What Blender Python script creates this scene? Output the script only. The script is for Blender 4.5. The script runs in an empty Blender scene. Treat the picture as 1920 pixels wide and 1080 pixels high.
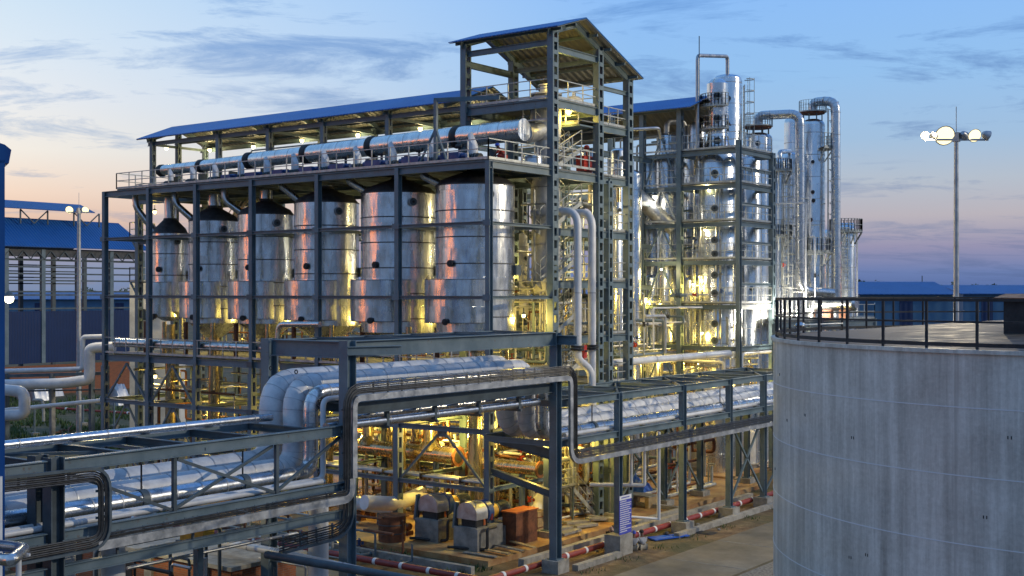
import bpy, math, random
from mathutils import Vector, Matrix
sc = bpy.context.scene
col = sc.collection
# ---------------------------------------------------------------- camera
H = 12.0; F = 2326.0; CX = 960.0; CY = 550.0
TH = math.atan2(1740.0, 2326.0); C = math.cos(TH); S = math.sin(TH)
cam_d = bpy.data.cameras.new("camera"); cam = bpy.data.objects.new("camera", cam_d); col.objects.link(cam)
cam.location = (0, 0, H); cam.rotation_euler = (math.radians(90), 0, TH)
cam_d.sensor_width = 36.0; cam_d.lens = F / 1920.0 * 36.0
cam_d.shift_y = (CY - 540.0) / 1920.0
cam_d.clip_start = 0.5; cam_d.clip_end = 6000
sc.camera = cam
# ---------------------------------------------------------------- exposure
sc.view_settings.view_transform = 'Standard'; sc.view_settings.look = 'None'
sc.view_settings.exposure = 0.0; sc.view_settings.gamma = 1.0
sc.view_settings.use_curve_mapping = False
sc.cycles.use_denoising = True
sc.cycles.max_bounces = 6; sc.cycles.diffuse_bounces = 2; sc.cycles.glossy_bounces = 4
sc.cycles.sample_clamp_indirect = 6.0
# ---------------------------------------------------------------- node helpers
def NT(tree):
    n = tree.nodes; l = tree.links
    class K: pass
    k = K()
    def val(a, sock):
        if hasattr(a, 'is_linked') or hasattr(a, 'links'): l.new(a, sock)
        elif a is not None: sock.default_value = a
    def math_(op, a, b=None, c=None, clamp=False):
        m = n.new('ShaderNodeMath'); m.operation = op; m.use_clamp = clamp
        val(a, m.inputs[0]); val(b, m.inputs[1]); val(c, m.inputs[2]); return m.outputs[0]
    def mix(f, a, b, blend='MIX'):
        m = n.new('ShaderNodeMix'); m.data_type = 'RGBA'; m.blend_type = blend
        val(f, m.inputs[0]); val(a, m.inputs[6]); val(b, m.inputs[7]); return m.outputs[2]
    def ramp(f, stops, interp='LINEAR'):
        r = n.new('ShaderNodeValToRGB'); e = r.color_ramp; e.interpolation = interp
        while len(e.elements) < len(stops): e.elements.new(0.5)
        for el, (p, c) in zip(e.elements, stops):
            el.position = p; el.color = tuple(c) + (1,) if not isinstance(c, float) else (c, c, c, 1)
        val(f, r.inputs[0]); return r.outputs[0]
    def noise(vec, scale, detail=4, rough=0.6, dist=0.0, dim='3D', w=None):
        t = n.new('ShaderNodeTexNoise'); t.noise_dimensions = dim
        if vec is not None: l.new(vec, t.inputs['Vector'])
        t.inputs['Scale'].default_value = scale; t.inputs['Detail'].default_value = detail
        t.inputs['Roughness'].default_value = rough; t.inputs['Distortion'].default_value = dist
        if w is not None: val(w, t.inputs['W'])
        return t.outputs['Fac']
    def mapping(vec, scale=(1, 1, 1), rot=(0, 0, 0), loc=(0, 0, 0)):
        m = n.new('ShaderNodeMapping'); l.new(vec, m.inputs[0])
        m.inputs['Scale'].default_value = scale; m.inputs['Rotation'].default_value = rot
        m.inputs['Location'].default_value = loc; return m.outputs[0]
    def sep(vec):
        s = n.new('ShaderNodeSeparateXYZ'); l.new(vec, s.inputs[0]); return s.outputs
    def comb(x, y, z):
        s = n.new('ShaderNodeCombineXYZ'); val(x, s.inputs[0]); val(y, s.inputs[1]); val(z, s.inputs[2]); return s.outputs[0]
    k.n, k.l, k.math, k.mix, k.ramp, k.noise, k.map, k.sep, k.comb = n, l, math_, mix, ramp, noise, mapping, sep, comb
    return k
def L(r, g, b):
    f = lambda c: (c / 255.0) / 12.92 if c / 255.0 <= 0.04045 else ((c / 255.0 + 0.055) / 1.055) ** 2.4
    return (f(r), f(g), f(b))
# ---------------------------------------------------------------- world: dusk sky
w = bpy.data.worlds.new("World"); sc.world = w; w.use_nodes = True
k = NT(w.node_tree); bg = k.n['Background']; bg.inputs['Strength'].default_value = 1.0
tc = k.n.new('ShaderNodeTexCoord')
d = k.map(tc.outputs['Generated'], rot=(0, 0, -TH))
x, y, z = k.sep(d)
hor = k.math('SQRT', k.math('ADD', k.math('MULTIPLY', x, x), k.math('ADD', k.math('MULTIPLY', y, y), 1e-5)))
el = k.math('DIVIDE', z, hor)                      # tangent of the elevation
elr = k.math('MULTIPLY', el, 2.5, clamp=True)      # 0.24 -> 0.6
az = k.math('DIVIDE', x, hor)
left = k.ramp(elr, [(0.0, L(124, 142, 175)), (0.05, L(142, 153, 180)), (0.10, L(190, 172, 174)), (0.14, L(234, 198, 174)), (0.19, L(248, 220, 198)), (0.27, L(248, 240, 228)),
                    (0.37, L(237, 239, 241)), (0.48, L(222, 235, 246)), (0.60, L(206, 229, 247)), (1.0, L(130, 180, 232))])
right = k.ramp(elr, [(0.0, L(80, 104, 158)), (0.04, L(106, 126, 176)), (0.09, L(150, 147, 177)), (0.15, L(184, 179, 188)), (0.22, L(178, 190, 205)),
                     (0.30, L(158, 190, 222)), (0.43, L(146, 192, 238)), (0.60, L(138, 188, 247)), (1.0, L(96, 150, 226))])
fx = k.math('MULTIPLY_ADD', az, 2.0, 0.80, clamp=True)
fxs = k.math('SMOOTH_MIN', fx, 1.0, 0.2)
skyc = k.mix(fxs, left, right)
CL1, CL2 = 31.2, 14.6
# clouds: thin streaks on a plane high above
zi = k.math('ADD', k.math('MAXIMUM', z, 0.0), 0.10)
cv = k.comb(k.math('DIVIDE', x, zi), k.math('MULTIPLY', k.math('DIVIDE', y, zi), 0.75), 0.37)
cn = k.noise(k.map(cv, scale=(0.75, 1.5, 1), loc=(CL1, 0.6, 0)), 2.2, 10, 0.68, 0.45)
big = k.noise(k.map(cv, scale=(0.8, 1.3, 1), loc=(CL2, 3.2, 0)), 0.9, 2, 0.5)
cm = k.math('ADD', k.math('MULTIPLY', cn, 1.0), k.math('MULTIPLY', big, 0.55))
cfac = k.ramp(cm, [(0.0, 0.0), (0.80, 0.0), (0.92, 0.75), (1.0, 1.0)])
cfac = k.math('MULTIPLY', cfac, k.ramp(el, [(0.0, 0.45), (0.05, 0.5), (0.12, 0.8), (0.24, 0.85), (0.5, 0.3)]))
cloudc = k.mix(fxs, k.ramp(elr, [(0.0, L(150, 140, 150)), (0.3, L(160, 185, 215)), (0.6, L(98, 155, 222))]),
               k.ramp(elr, [(0.0, L(75, 95, 140)), (0.2, L(115, 138, 178)), (0.6, L(90, 142, 208))]))
skyc = k.mix(cfac, skyc, cloudc)
# eastern half of the sky (behind the camera) is darker; red afterglow low on the left
back = k.math('MULTIPLY_ADD', y, 1.1, 0.55, clamp=True)
east = k.ramp(elr, [(0.0, L(104, 116, 142)), (0.25, L(112, 140, 178)), (1.0, L(120, 162, 215))])
skyc = k.mix(back, east, skyc)
gx = k.math('MULTIPLY', k.math('ABSOLUTE', k.math('ADD', k.math('DIVIDE', y, hor), 0.22)), 7.0)
glow = k.math('SUBTRACT', 1.0, gx, clamp=True)
glow = k.math('MULTIPLY', glow, k.math('LESS_THAN', x, -0.3))
ge = k.ramp(k.math('MULTIPLY_ADD', el, 2.5, 0.2), [(0.1, 0.0), (0.22, 1.0), (0.38, 0.3), (0.6, 0.0)])
glow = k.math('MULTIPLY', k.math('MULTIPLY', glow, glow), ge)
skyc = k.mix(glow, skyc, (13.0, 3.3, 0.3, 1))
down = k.math('LESS_THAN', z, -0.004)
skyc = k.mix(down, skyc, (0.02, 0.022, 0.026, 1))
k.l.new(skyc, bg.inputs['Color'])
# ---------------------------------------------------------------- the one sun lamp: low hard warm stand-in for an unseen floodlight on the right, as the shadows on the pipes show
sd = bpy.data.lights.new("sun", 'SUN'); flood_sun = bpy.data.objects.new("sun", sd); col.objects.link(flood_sun)
sd.energy = 1.3; sd.angle = math.radians(0.5); sd.color = (1.0, 0.88, 0.66)
def to_world(r, f, z): return Vector((C * r - S * f, S * r + C * f, z))
sdir = to_world(1.0, -0.18, 0.42).normalized()
flood_sun.rotation_euler = sdir.to_track_quat('Z', 'Y').to_euler()
# ---------------------------------------------------------------- measuring helpers
def at(px, py, X=None, Y=None, Z=None, D=None):
    kk = (px - CX) / F
    if X is not None: D = X / (C * kk - S)
    elif Y is not None: D = Y / (S * kk + C)
    elif Z is not None: D = (H - Z) * F / (py - CY)
    r = kk * D
    return Vector((C * r - S * D, S * r + C * D, H - (py - CY) / F * D))
def PXs(px, X=None, Y=None):                       # the coordinate along a plane at a picture column
    v = at(px, CY, X=X, Y=Y); return v.y if X is not None else v.x
# ---------------------------------------------------------------- mesh builder
class M:
    def __init__(s): s.v = []; s.f = []
    def box(s, x0, x1, y0, y1, z0, z1):
        if x0 > x1: x0, x1 = x1, x0
        if y0 > y1: y0, y1 = y1, y0
        if z0 > z1: z0, z1 = z1, z0
        b = len(s.v)
        s.v += [(x0, y0, z0), (x1, y0, z0), (x1, y1, z0), (x0, y1, z0), (x0, y0, z1), (x1, y0, z1), (x1, y1, z1), (x0, y1, z1)]
        s.f += [tuple(b + i for i in q) for q in ((0, 3, 2, 1), (4, 5, 6, 7), (0, 1, 5, 4), (1, 2, 6, 5), (2, 3, 7, 6), (3, 0, 4, 7))]
        return s
    def bar(s, p, q, a, b, up=(0, 0, 1)):          # a box from p to q, a wide, b high
        p = Vector(p); q = Vector(q); d = (q - p)
        if d.length < 1e-6: return s
        d.normalize(); up = Vector(up)
        if abs(d.dot(up)) > 0.98: up = Vector((0, 1, 0))
        sd = d.cross(up).normalized() * (a / 2); u = sd.cross(d).normalized() * (b / 2)
        n = len(s.v)
        for o in (p, q):
            for c in (-sd - u, sd - u, sd + u, -sd + u): s.v.append(tuple(o + c))
        s.f += [tuple(n + i for i in f) for f in ((0, 1, 2, 3), (7, 6, 5, 4), (0, 4, 5, 1), (1, 5, 6, 2), (2, 6, 7, 3), (3, 7, 4, 0))]
        return s
    def ibeam(s, p, q, w=0.2, h=0.35, t=0.03):     # I section
        p = Vector(p); q = Vector(q); d = (q - p).normalized(); up = Vector((0, 0, 1))
        if abs(d.z) > 0.98: up = Vector((0, 1, 0))
        sd = d.cross(up).normalized(); u = sd.cross(d).normalized()
        s.bar(p, q, t * .7, h - 2 * t, up)
        s.bar(p + u * (h / 2 - t / 2), q + u * (h / 2 - t / 2), w, t, up)
        s.bar(p - u * (h / 2 - t / 2), q - u * (h / 2 - t / 2), w, t, up)
        return s
    def laced(s, x, y, z0, z1, w=0.3, d=0.4, pitch=0.75):   # two channels facing +-Y tied with batten plates
        t = 0.03
        for sy in (-1, 1):
            s.box(x - w / 2, x + w / 2, y + sy * d / 2 - t / 2, y + sy * d / 2 + t / 2, z0, z1)
            for sx in (-1, 1):
                s.box(x + sx * (w / 2 - .015), x + sx * (w / 2 + .012), y + sy * (d / 2 - .09), y + sy * (d / 2 + .016), z0, z1)
        z = z0 + .15
        while z < z1 - .2:
            for sx in (-1, 1):
                s.box(x + sx * (w / 2 - .01), x + sx * (w / 2 + .02), y - d / 2 + .08, y + d / 2 - .08, z, z + .22)
            z += pitch
        return s
    def tube(s, pts, r, seg=12, caps=True):
        pts = [Vector(p) for p in pts]; n = len(pts)
        rs = r if isinstance(r, (list, tuple)) else [r] * n
        t0 = (pts[1] - pts[0]).normalized()
        a = Vector((0, 0, 1)) if abs(t0.z) < 0.9 else Vector((1, 0, 0))
        u = t0.cross(a).normalized(); b0 = len(s.v)
        for i, p in enumerate(pts):
            if i == 0: t = t0
            elif i == n - 1: t = (pts[i] - pts[i - 1]).normalized()
            else:
                t = ((pts[i] - pts[i - 1]).normalized() + (pts[i + 1] - pts[i]).normalized())
                t = t.normalized() if t.length > 1e-6 else t0
            u = (u - t * u.dot(t)).normalized(); v = t.cross(u)
            for j in range(seg):
                an = 2 * math.pi * j / seg
                s.v.append(tuple(p + (u * math.cos(an) + v * math.sin(an)) * rs[i]))
        for i in range(n - 1):
            for j in range(seg):
                j2 = (j + 1) % seg; o = b0 + i * seg
                s.f.append((o + j, o + j2, o + seg + j2, o + seg + j))
        if caps:
            s.f.append(tuple(b0 + j for j in reversed(range(seg))))
            s.f.append(tuple(b0 + (n - 1) * seg + j for j in range(seg)))
        return s
    def pipe(s, pts, r, bend=None, seg=12, caps=True):
        return s.tube(fillet(pts, bend if bend is not None else r * 2.2), r, seg, caps)
    def lathe(s, c, prof, seg=28, caps=True):      # prof: (radius, z) list, axis vertical through c
        c = Vector(c); b0 = len(s.v); n = len(prof)
        for (r, z) in prof:
            for j in range(seg):
                an = 2 * math.pi * j / seg
                s.v.append((c.x + r * math.cos(an), c.y + r * math.sin(an), c.z + z))
        for i in range(n - 1):
            for j in range(seg):
                j2 = (j + 1) % seg; o = b0 + i * seg
                s.f.append((o + j, o + j2, o + seg + j2, o + seg + j))
        if caps:
            s.f.append(tuple(b0 + j for j in reversed(range(seg))))
            s.f.append(tuple(b0 + (n - 1) * seg + j for j in range(seg)))
        return s
    def ball(s, c, r, seg=12, sz=1.0):
        pr = [(r * math.sin(math.pi * i / 8) + 1e-4, -r * sz * math.cos(math.pi * i / 8)) for i in range(9)]
        return s.lathe(c, pr, seg, True)
    def quad(s, *p):
        b = len(s.v); s.v += [tuple(q) for q in p]; s.f.append(tuple(range(b, b + len(p)))); return s
    def slab(s, p, n):                             # a sheet given by 4 corners, thickened along n
        n = Vector(n); p = [Vector(q) for q in p]; b = len(s.v); m = len(p)
        s.v += [tuple(q) for q in p] + [tuple(q + n) for q in p]
        s.f.append(tuple(b + i for i in reversed(range(m)))); s.f.append(tuple(b + m + i for i in range(m)))
        for i in range(m):
            j = (i + 1) % m; s.f.append((b + i, b + j, b + m + j, b + m + i))
        return s
def fillet(pts, bend):
    pts = [Vector(p) for p in pts]
    if len(pts) < 3 or bend <= 0: return pts
    out = [pts[0]]
    for i in range(1, len(pts) - 1):
        a, b, c = pts[i - 1], pts[i], pts[i + 1]
        u = (a - b); v = (c - b); lu, lv = u.length, v.length
        if lu < 1e-5 or lv < 1e-5: continue
        u.normalize(); v.normalize()
        if u.dot(v) < -0.999: out.append(b); continue
        m = min(bend, lu * .49, lv * .49)
        p0 = b + u * m; p1 = b + v * m
        for t in (0, .2, .4, .6, .8, 1):
            out.append((1 - t) ** 2 * p0 + 2 * t * (1 - t) * b + t * t * p1)
    out.append(pts[-1]); return out
def wpos(o):
    p = Vector((0, 0, 0))
    while o is not None: p += o.location; o = o.parent
    return p
def obj(name, m, mat, parent=None, sharp=32):
    me = bpy.data.meshes.new(name)
    off = wpos(parent) if parent is not None else Vector((0, 0, 0))
    me.from_pydata([(v[0] - off.x, v[1] - off.y, v[2] - off.z) for v in m.v], [], m.f); me.update()
    me.shade_smooth()
    me.set_sharp_from_angle(angle=math.radians(sharp))
    me.materials.append(mat)
    o = bpy.data.objects.new(name, me); col.objects.link(o); o.parent = parent
    return o
LAB = {}
def tag(o, label, cat, group=None, kind=None):
    n = len(label.split()); assert 4 <= n <= 16, (n, label)
    assert label not in LAB or group, label
    LAB[label] = 1
    o['label'] = label; o['category'] = cat
    if group: o['group'] = group
    if kind: o['kind'] = kind
    return o
def thing(name, label, cat, loc=(0, 0, 0), group=None):
    o = bpy.data.objects.new(name, None); col.objects.link(o); o.location = loc; o.empty_display_size = .3
    return tag(o, label, cat, group)
def struct(name, m, mat):
    o = obj(name, m, mat); o['kind'] = 'structure'; return o
def dup(root, loc, label=None):
    r = root.copy(); col.objects.link(r); r.location = loc
    if label:
        assert label not in LAB or r.get('group'), label
        LAB[label] = 1; r['label'] = label
    for ch in list(root.children):
        c_ = ch.copy(); col.objects.link(c_); c_.parent = r
        for g in list(ch.children):
            d_ = g.copy(); col.objects.link(d_); d_.parent = c_
    return r
ORD = ['first', 'second', 'third', 'fourth', 'fifth', 'sixth', 'seventh', 'eighth', 'ninth', 'tenth', 'eleventh', 'twelfth', 'thirteenth', 'fourteenth', 'fifteenth', 'sixteenth', 'seventeenth', 'eighteenth']
R = random.Random(7)
# ---------------------------------------------------------------- materials
def mat(name, base, rough=0.5, metal=0.0, spec=None, build=None):
    m = bpy.data.materials.new(name); m.use_nodes = True
    k = NT(m.node_tree); b = k.n['Principled BSDF']
    b.inputs['Base Color'].default_value = tuple(base) + (1,)
    b.inputs['Roughness'].default_value = rough; b.inputs['Metallic'].default_value = metal
    if spec is not None: b.inputs['Specular IOR Level'].default_value = spec
    if build: build(k, b)
    return m
def pos(k):
    return k.n.new('ShaderNodeNewGeometry').outputs['Position']
def bump(k, b, h, strength, dist):
    bn = k.n.new('ShaderNodeBump'); bn.inputs['Strength'].default_value = strength; bn.inputs['Distance'].default_value = dist
    k.l.new(h, bn.inputs['Height']); k.l.new(bn.outputs[0], b.inputs['Normal'])
def mottle(c1, c2, scale=1.5, r1=None, r2=None, bmp=0.0, stretch=(1, 1, 1), detail=5, lo=0.35, hi=0.65):
    def f(k, b):
        n = k.noise(k.map(pos(k), scale=stretch), scale, detail, 0.65)
        fac = k.ramp(n, [(lo, 0.0), (hi, 1.0)])
        k.l.new(k.mix(fac, tuple(c1) + (1,), tuple(c2) + (1,)), b.inputs['Base Color'])
        if r1 is not None: k.l.new(k.math('MULTIPLY_ADD', fac, r2 - r1, r1), b.inputs['Roughness'])
        if bmp: bump(k, b, n, bmp, 0.05)
    return f
def stainless(k, b):
    p = pos(k); _, _, pz = k.sep(p)
    course = k.math('MULTIPLY', k.math('FLOOR', k.math('DIVIDE', pz, 1.42)), 3.7)
    n1 = k.noise(k.map(p, scale=(1, 1, .35)), 1.5, 2, .5, 0, '4D', course)
    n2 = k.noise(k.map(p, scale=(6, 6, .25)), 1.2, 3, .6)
    tint = k.noise(k.map(p, scale=(1, 1, .15)), 2.2, 5, .7)
    k.l.new(k.mix(k.ramp(tint, [(.3, 0.0), (.7, 1.0)]), (.55, .57, .60, 1), (.84, .85, .86, 1)), b.inputs['Base Color'])
    k.l.new(k.math('MULTIPLY_ADD', tint, .22, .16), b.inputs['Roughness'])
    h = k.math('ADD', k.math('MULTIPLY', n1, 1.0), k.math('MULTIPLY', n2, .12))
    bump(k, b, h, 0.5, 0.16)
def cladding(k, b):
    p = pos(k)
    n1 = k.noise(p, 2.0, 3, .6); n2 = k.noise(p, 9.0, 3, .6)
    k.l.new(k.mix(k.ramp(n2, [(.35, 0.0), (.7, 1.0)]), (.50, .51, .53, 1), (.68, .69, .71, 1)), b.inputs['Base Color'])
    k.l.new(k.math('MULTIPLY_ADD', n1, .22, .17), b.inputs['Roughness'])
    bump(k, b, k.math('ADD', n1, k.math('MULTIPLY', n2, .08)), 0.10, 0.05)
def steelmat(k, b):
    p = pos(k); n = k.noise(p, .9, 6, .65); f = k.noise(p, 5.5, 7, .72); g = k.noise(p, .45, 3, .5)
    c = k.mix(k.ramp(n, [(.35, 0.0), (.65, 1.0)]), (.085, .13, .16, 1), (.15, .20, .23, 1))
    rust = k.math('MULTIPLY', k.ramp(f, [(.585, 0.0), (.65, 1.0)]), k.ramp(g, [(.45, .15), (.6, 1.0)]))
    c = k.mix(k.math('MULTIPLY', rust, .75), c, (.11, .06, .035, 1))
    k.l.new(c, b.inputs['Base Color']); k.l.new(k.math('MULTIPLY_ADD', n, .3, .32), b.inputs['Roughness'])
STEEL = mat('painted_steel', (.1, .14, .16), .45, build=steelmat)
STEEL_D = mat('dark_painted_steel', (.06, .08, .09), .5, build=mottle((.045, .06, .07), (.09, .12, .14), 1.1, .4, .6))
GRATE = mat('deck_grating', (.08, .09, .09), .7, build=mottle((.07, .08, .08), (.17, .17, .16), 2.0))
RAIL = mat('galvanised_rail', (.42, .43, .42), .4, .3, build=mottle((.3, .31, .3), (.52, .53, .5), 3))
STAIN = mat('stainless_steel', (.62, .63, .65), .22, 1.0, build=stainless)
CLAD = mat('aluminium_cladding', (.6, .6, .62), .28, 1.0, build=cladding)
DULL = mat('dull_aluminium', (.45, .46, .48), .45, .8, build=mottle((.33, .34, .36), (.52, .53, .55), 2.5, .38, .6, .15))
WHITE = mat('white_pipe_paint', (.6, .6, .6), .35, build=mottle((.50, .50, .52), (.66, .66, .67), 1.3, .3, .45))
CANVAS = mat('weathered_white_cladding', (.5, .5, .5), .45, .08, build=mottle((.46, .47, .50), (.68, .68, .69), 1.7, .42, .6, .10))
BLACK = mat('black_rubber', (.015, .015, .017), .6, build=mottle((.01, .01, .012), (.03, .03, .032), 4))
CABLE = mat('black_cable', (.02, .02, .022), .45, build=mottle((.014, .014, .016), (.05, .05, .05), 5))
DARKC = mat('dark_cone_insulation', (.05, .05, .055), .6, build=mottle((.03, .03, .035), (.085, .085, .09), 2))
RUST = mat('rusty_steel', (.2, .07, .03), .75, build=mottle((.22, .075, .03), (.08, .035, .02), 2.5, .6, .85, .2))
BRASS = mat('heat_stained_pipe', (.5, .42, .3), .25, .9, build=mottle((.45, .36, .2), (.6, .5, .36), 1.5, .15, .35, .3, (3, 3, .4)))
REDP = mat('red_fire_pipe', (.33, .04, .035), .5, build=mottle((.32, .045, .035), (.20, .03, .03), 3))
RED = mat('red_paint', (.5, .03, .02), .4, build=mottle((.5, .03, .02), (.36, .03, .02), 4))
BLUEM = mat('blue_machine_paint', (.02, .06, .2), .4, build=mottle((.015, .05, .18), (.04, .09, .24), 3))
YEL = mat('yellow_guard_paint', (.7, .4, .04), .45, build=mottle((.72, .42, .04), (.5, .28, .04), 3))
ORANGE = mat('orange_guard_paint', (.6, .15, .03), .5, build=mottle((.62, .16, .03), (.4, .1, .03), 3))
CONC = mat('concrete', (.3, .28, .25), .85, build=mottle((.20, .185, .16), (.37, .35, .31), 2.2, .8, .95, .25, detail=8))
CONC_D = mat('stained_concrete', (.2, .2, .19), .85, build=mottle((.11, .11, .105), (.30, .29, .27), 1.3, .8, .95, .25, detail=8))
TARP = mat('blue_plastic_tarp', (.01, .09, .5), .45, build=mottle((.01, .07, .42), (.02, .14, .6), 3, bmp=.6))
WHITE_P = mat('white_plaster', (.6, .58, .52), .8, build=mottle((.5, .48, .43), (.66, .64, .58), 1))
PAPER = mat('sign_white', (.75, .75, .75), .5)
SIGNB = mat('sign_blue', (.05, .07, .42), .45, build=mottle((.05, .065, .40), (.07, .09, .5), 5))
TIMBER = mat('pale_timber', (.4, .28, .14), .8, build=mottle((.28, .2, .1), (.48, .35, .18), 4, detail=7))
GLASS = mat('window_glass', (.03, .04, .05), .1)
def roofmat(name, c, axis, pitch=.25):
    def f(k, b):
        p = pos(k); a = k.sep(p)[axis]
        s = k.math('SINE', k.math('MULTIPLY', a, 2 * math.pi / pitch))
        n = k.noise(p, .6, 5, .6)
        k.l.new(k.mix(n, tuple(v * .72 for v in c) + (1,), tuple(min(1, v * 1.25) for v in c) + (1,)), b.inputs['Base Color'])
        bump(k, b, s, .6, .04)
    return mat(name, c, .42, build=f)
ROOF_X = roofmat('blue_corrugated_roof_across', (.008, .115, .40), 0)
ROOF_Y = roofmat('blue_corrugated_roof_along', (.006, .075, .27), 1, .4)
UNDER_X = roofmat('grey_corrugated_soffit', (.16, .16, .14), 0, .42)
NAVY = roofmat('navy_wall_cladding', (.003, .022, .09), 1, .4)
SHEDW = roofmat('pale_blue_wall_cladding', (.05, .14, .26), 0, 1.2)
def brick(k, b):
    t = k.n.new('ShaderNodeTexBrick'); g = pos(k); x, y, z = k.sep(g)
    k.l.new(k.comb(k.math('ADD', x, y), z, 0), t.inputs['Vector'])
    t.inputs['Scale'].default_value = 1.0; t.inputs['Brick Width'].default_value = .24; t.inputs['Row Height'].default_value = .085
    t.inputs['Mortar Size'].default_value = .008
    t.inputs['Color1'].default_value = (.30, .085, .03, 1); t.inputs['Color2'].default_value = (.20, .06, .025, 1); t.inputs['Mortar'].default_value = (.2, .16, .12, 1)
    k.l.new(t.outputs['Color'], b.inputs['Base Color'])
BRICK = mat('red_brick', (.25, .08, .04), .9, build=brick)
def emis(name, c, s):
    m = bpy.data.materials.new(name); m.use_nodes = True; n = m.node_tree.nodes
    b = n['Principled BSDF']; b.inputs['Base Color'].default_value = (.8, .8, .8, 1)
    b.inputs['Emission Color'].default_value = tuple(c) + (1,); b.inputs['Emission Strength'].default_value = s
    return m
BULB = emis('warm_lamp_glow', (1, .78, .30), 6); FLOODE = emis('floodlight_glow', (1, .82, .42), 1.7); REFL = emis('floodlight_reflector_glow', (1, .72, .22), 1.6); WBULB = emis('white_lamp_glow', (1, .9, .65), 5)
def tankmat(k, b):
    p = pos(k); x, y, z = k.sep(p)
    ang = k.math('ARCTAN2', k.math('SUBTRACT', y, TY), k.math('SUBTRACT', x, TX))
    v = k.comb(k.math('MULTIPLY', ang, 9.27), 0, z)
    streak = k.noise(k.map(v, scale=(2.2, 1, .11)), 1.0, 7, .72)
    cloud = k.noise(k.map(v, scale=(.35, 1, .5)), 1.0, 6, .7)
    fine = k.noise(v, 9, 6, .75)
    m = k.math('ADD', k.math('MULTIPLY', streak, .55), k.math('ADD', k.math('MULTIPLY', cloud, .27), k.math('MULTIPLY', fine, .2)))
    c = k.ramp(m, [(.36, (.27, .26, .235)), (.5, (.53, .52, .475)), (.62, (.77, .76, .71))])
    drip = k.noise(k.map(v, scale=(1.7, 1, .035), loc=(5, 0, 0)), 1.0, 4, .7)
    c = k.mix(k.math('MULTIPLY', k.ramp(drip, [(.60, 0.0), (.68, .8)]), k.ramp(fine, [(.3, .2), (.7, .65)])), c, (.16, .14, .12, 1))
    k.l.new(c, b.inputs['Base Color'])
    k.l.new(k.math('MULTIPLY_ADD', cloud, .25, .38), b.inputs['Roughness'])
    bump(k, b, k.math('ADD', cloud, k.math('MULTIPLY', fine, .1)), .25, .06)
TX, TY = to_world(16.55, 33.6, 0)[:2]
TANK = mat('storage_tank_plate', (.25, .27, .3), .45, .15, build=tankmat)
TROOF = mat('rusty_tank_roof', (.2, .16, .12), .55, .2, build=mottle((.06, .032, .02), (.20, .145, .10), 1.1, .5, .85, .2, (1, 3, 1), 7))
def groundmat(k, b):
    p = pos(k)
    n1 = k.noise(p, .12, 6, .65, .3); n2 = k.noise(p, 1.4, 8, .7); n3 = k.noise(p, 14, 4, .6)
    c = k.ramp(n2, [(.3, (.08, .045, .02)), (.5, (.17, .105, .05)), (.7, (.30, .21, .11))])
    c = k.mix(k.ramp(n1, [(.42, 0.0), (.58, .8)]), c, (.055, .065, .028, 1))
    k.l.new(c, b.inputs['Base Color']); bump(k, b, k.math('ADD', n2, k.math('MULTIPLY', n3, .25)), .6, .15)
GROUND = mat('bare_earth', (.15, .1, .06), .95, build=groundmat)
GRAVEL = mat('gravel', (.15, .14, .12), .95, build=mottle((.08, .07, .055), (.30, .27, .22), 9, bmp=.8, detail=4))
def roadmat(k, b):
    p = pos(k)
    n1 = k.noise(p, .35, 7, .7); n2 = k.noise(p, 6, 5, .7)
    c = k.ramp(n1, [(.32, (.10, .085, .055)), (.55, (.19, .16, .11)), (.7, (.26, .225, .165))])
    c = k.mix(k.math('MULTIPLY', n2, .35), c, (.1, .085, .06, 1))
    k.l.new(c, b.inputs['Base Color']); bump(k, b, n2, .15, .03)
ROAD = mat('concrete_road', (.3, .27, .2), .8, build=roadmat)
PAD = mat('rust_stained_slab', (.25, .13, .06), .7, build=mottle((.26, .10, .03), (.50, .34, .16), .9, .45, .8, .2, detail=8))
LEAF = mat('leaf', (.05, .09, .03), .7, build=mottle((.03, .06, .02), (.08, .12, .04), 3))
GRASS = mat('grass_blade', (.05, .10, .02), .7, build=mottle((.035, .075, .015), (.09, .14, .035), 1))
BARK = mat('bark', (.08, .06, .04), .9)
SKIN = mat('skin', (.12, .055, .03), .6); SHIRT = mat('grey_shirt', (.35, .35, .36), .85, build=mottle((.28, .28, .29), (.4, .4, .41), 6)); SHIRT2 = mat('pale_pink_shirt', (.5, .35, .3), .85)
TROU = mat('khaki_trousers', (.35, .31, .24), .9); TROUD = mat('dark_trousers', (.03, .03, .04), .9); HELM = mat('blue_helmet', (.02, .06, .4), .35); HAIR = mat('black_hair', (.01, .01, .01), .7)
REDC = mat('red_coverall', (.4, .04, .02), .8)
# ================================================================ ground, road, slabs
struct('ground', M().quad((-1800, -1500, 0), (1800, -1500, 0), (1800, 1800, 0), (-1800, 1800, 0)), GROUND)
struct('road', M().slab([(-28.0, 5, 0), (-24.0, 5, 0), (-24.0, 150, 0), (-28.0, 150, 0)], (0, 0, .05)), ROAD)
for jy in range(34, 90, 5): struct('road_joint', M().box(-27.97, -24.03, jy, jy + .06, .045, .056), CONC_D)
struct('gravel_ground', M().quad((-23.9, 5, .004), (8, 5, .004), (8, 80, .004), (-23.9, 80, .004)), GRAVEL)
struct('concrete_road', M().slab([(-80, 33.7, 0), (-28.1, 33.7, 0), (-28.1, 39.2, 0), (-80, 39.2, 0)], (0, 0, .04)), ROAD)
struct('slab', M().box(-66, -33.4, 42.9, 71, 0, .25), PAD)
struct('paving', M().box(-58, -36.5, 72, 92, 0, .2), PAD)
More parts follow.
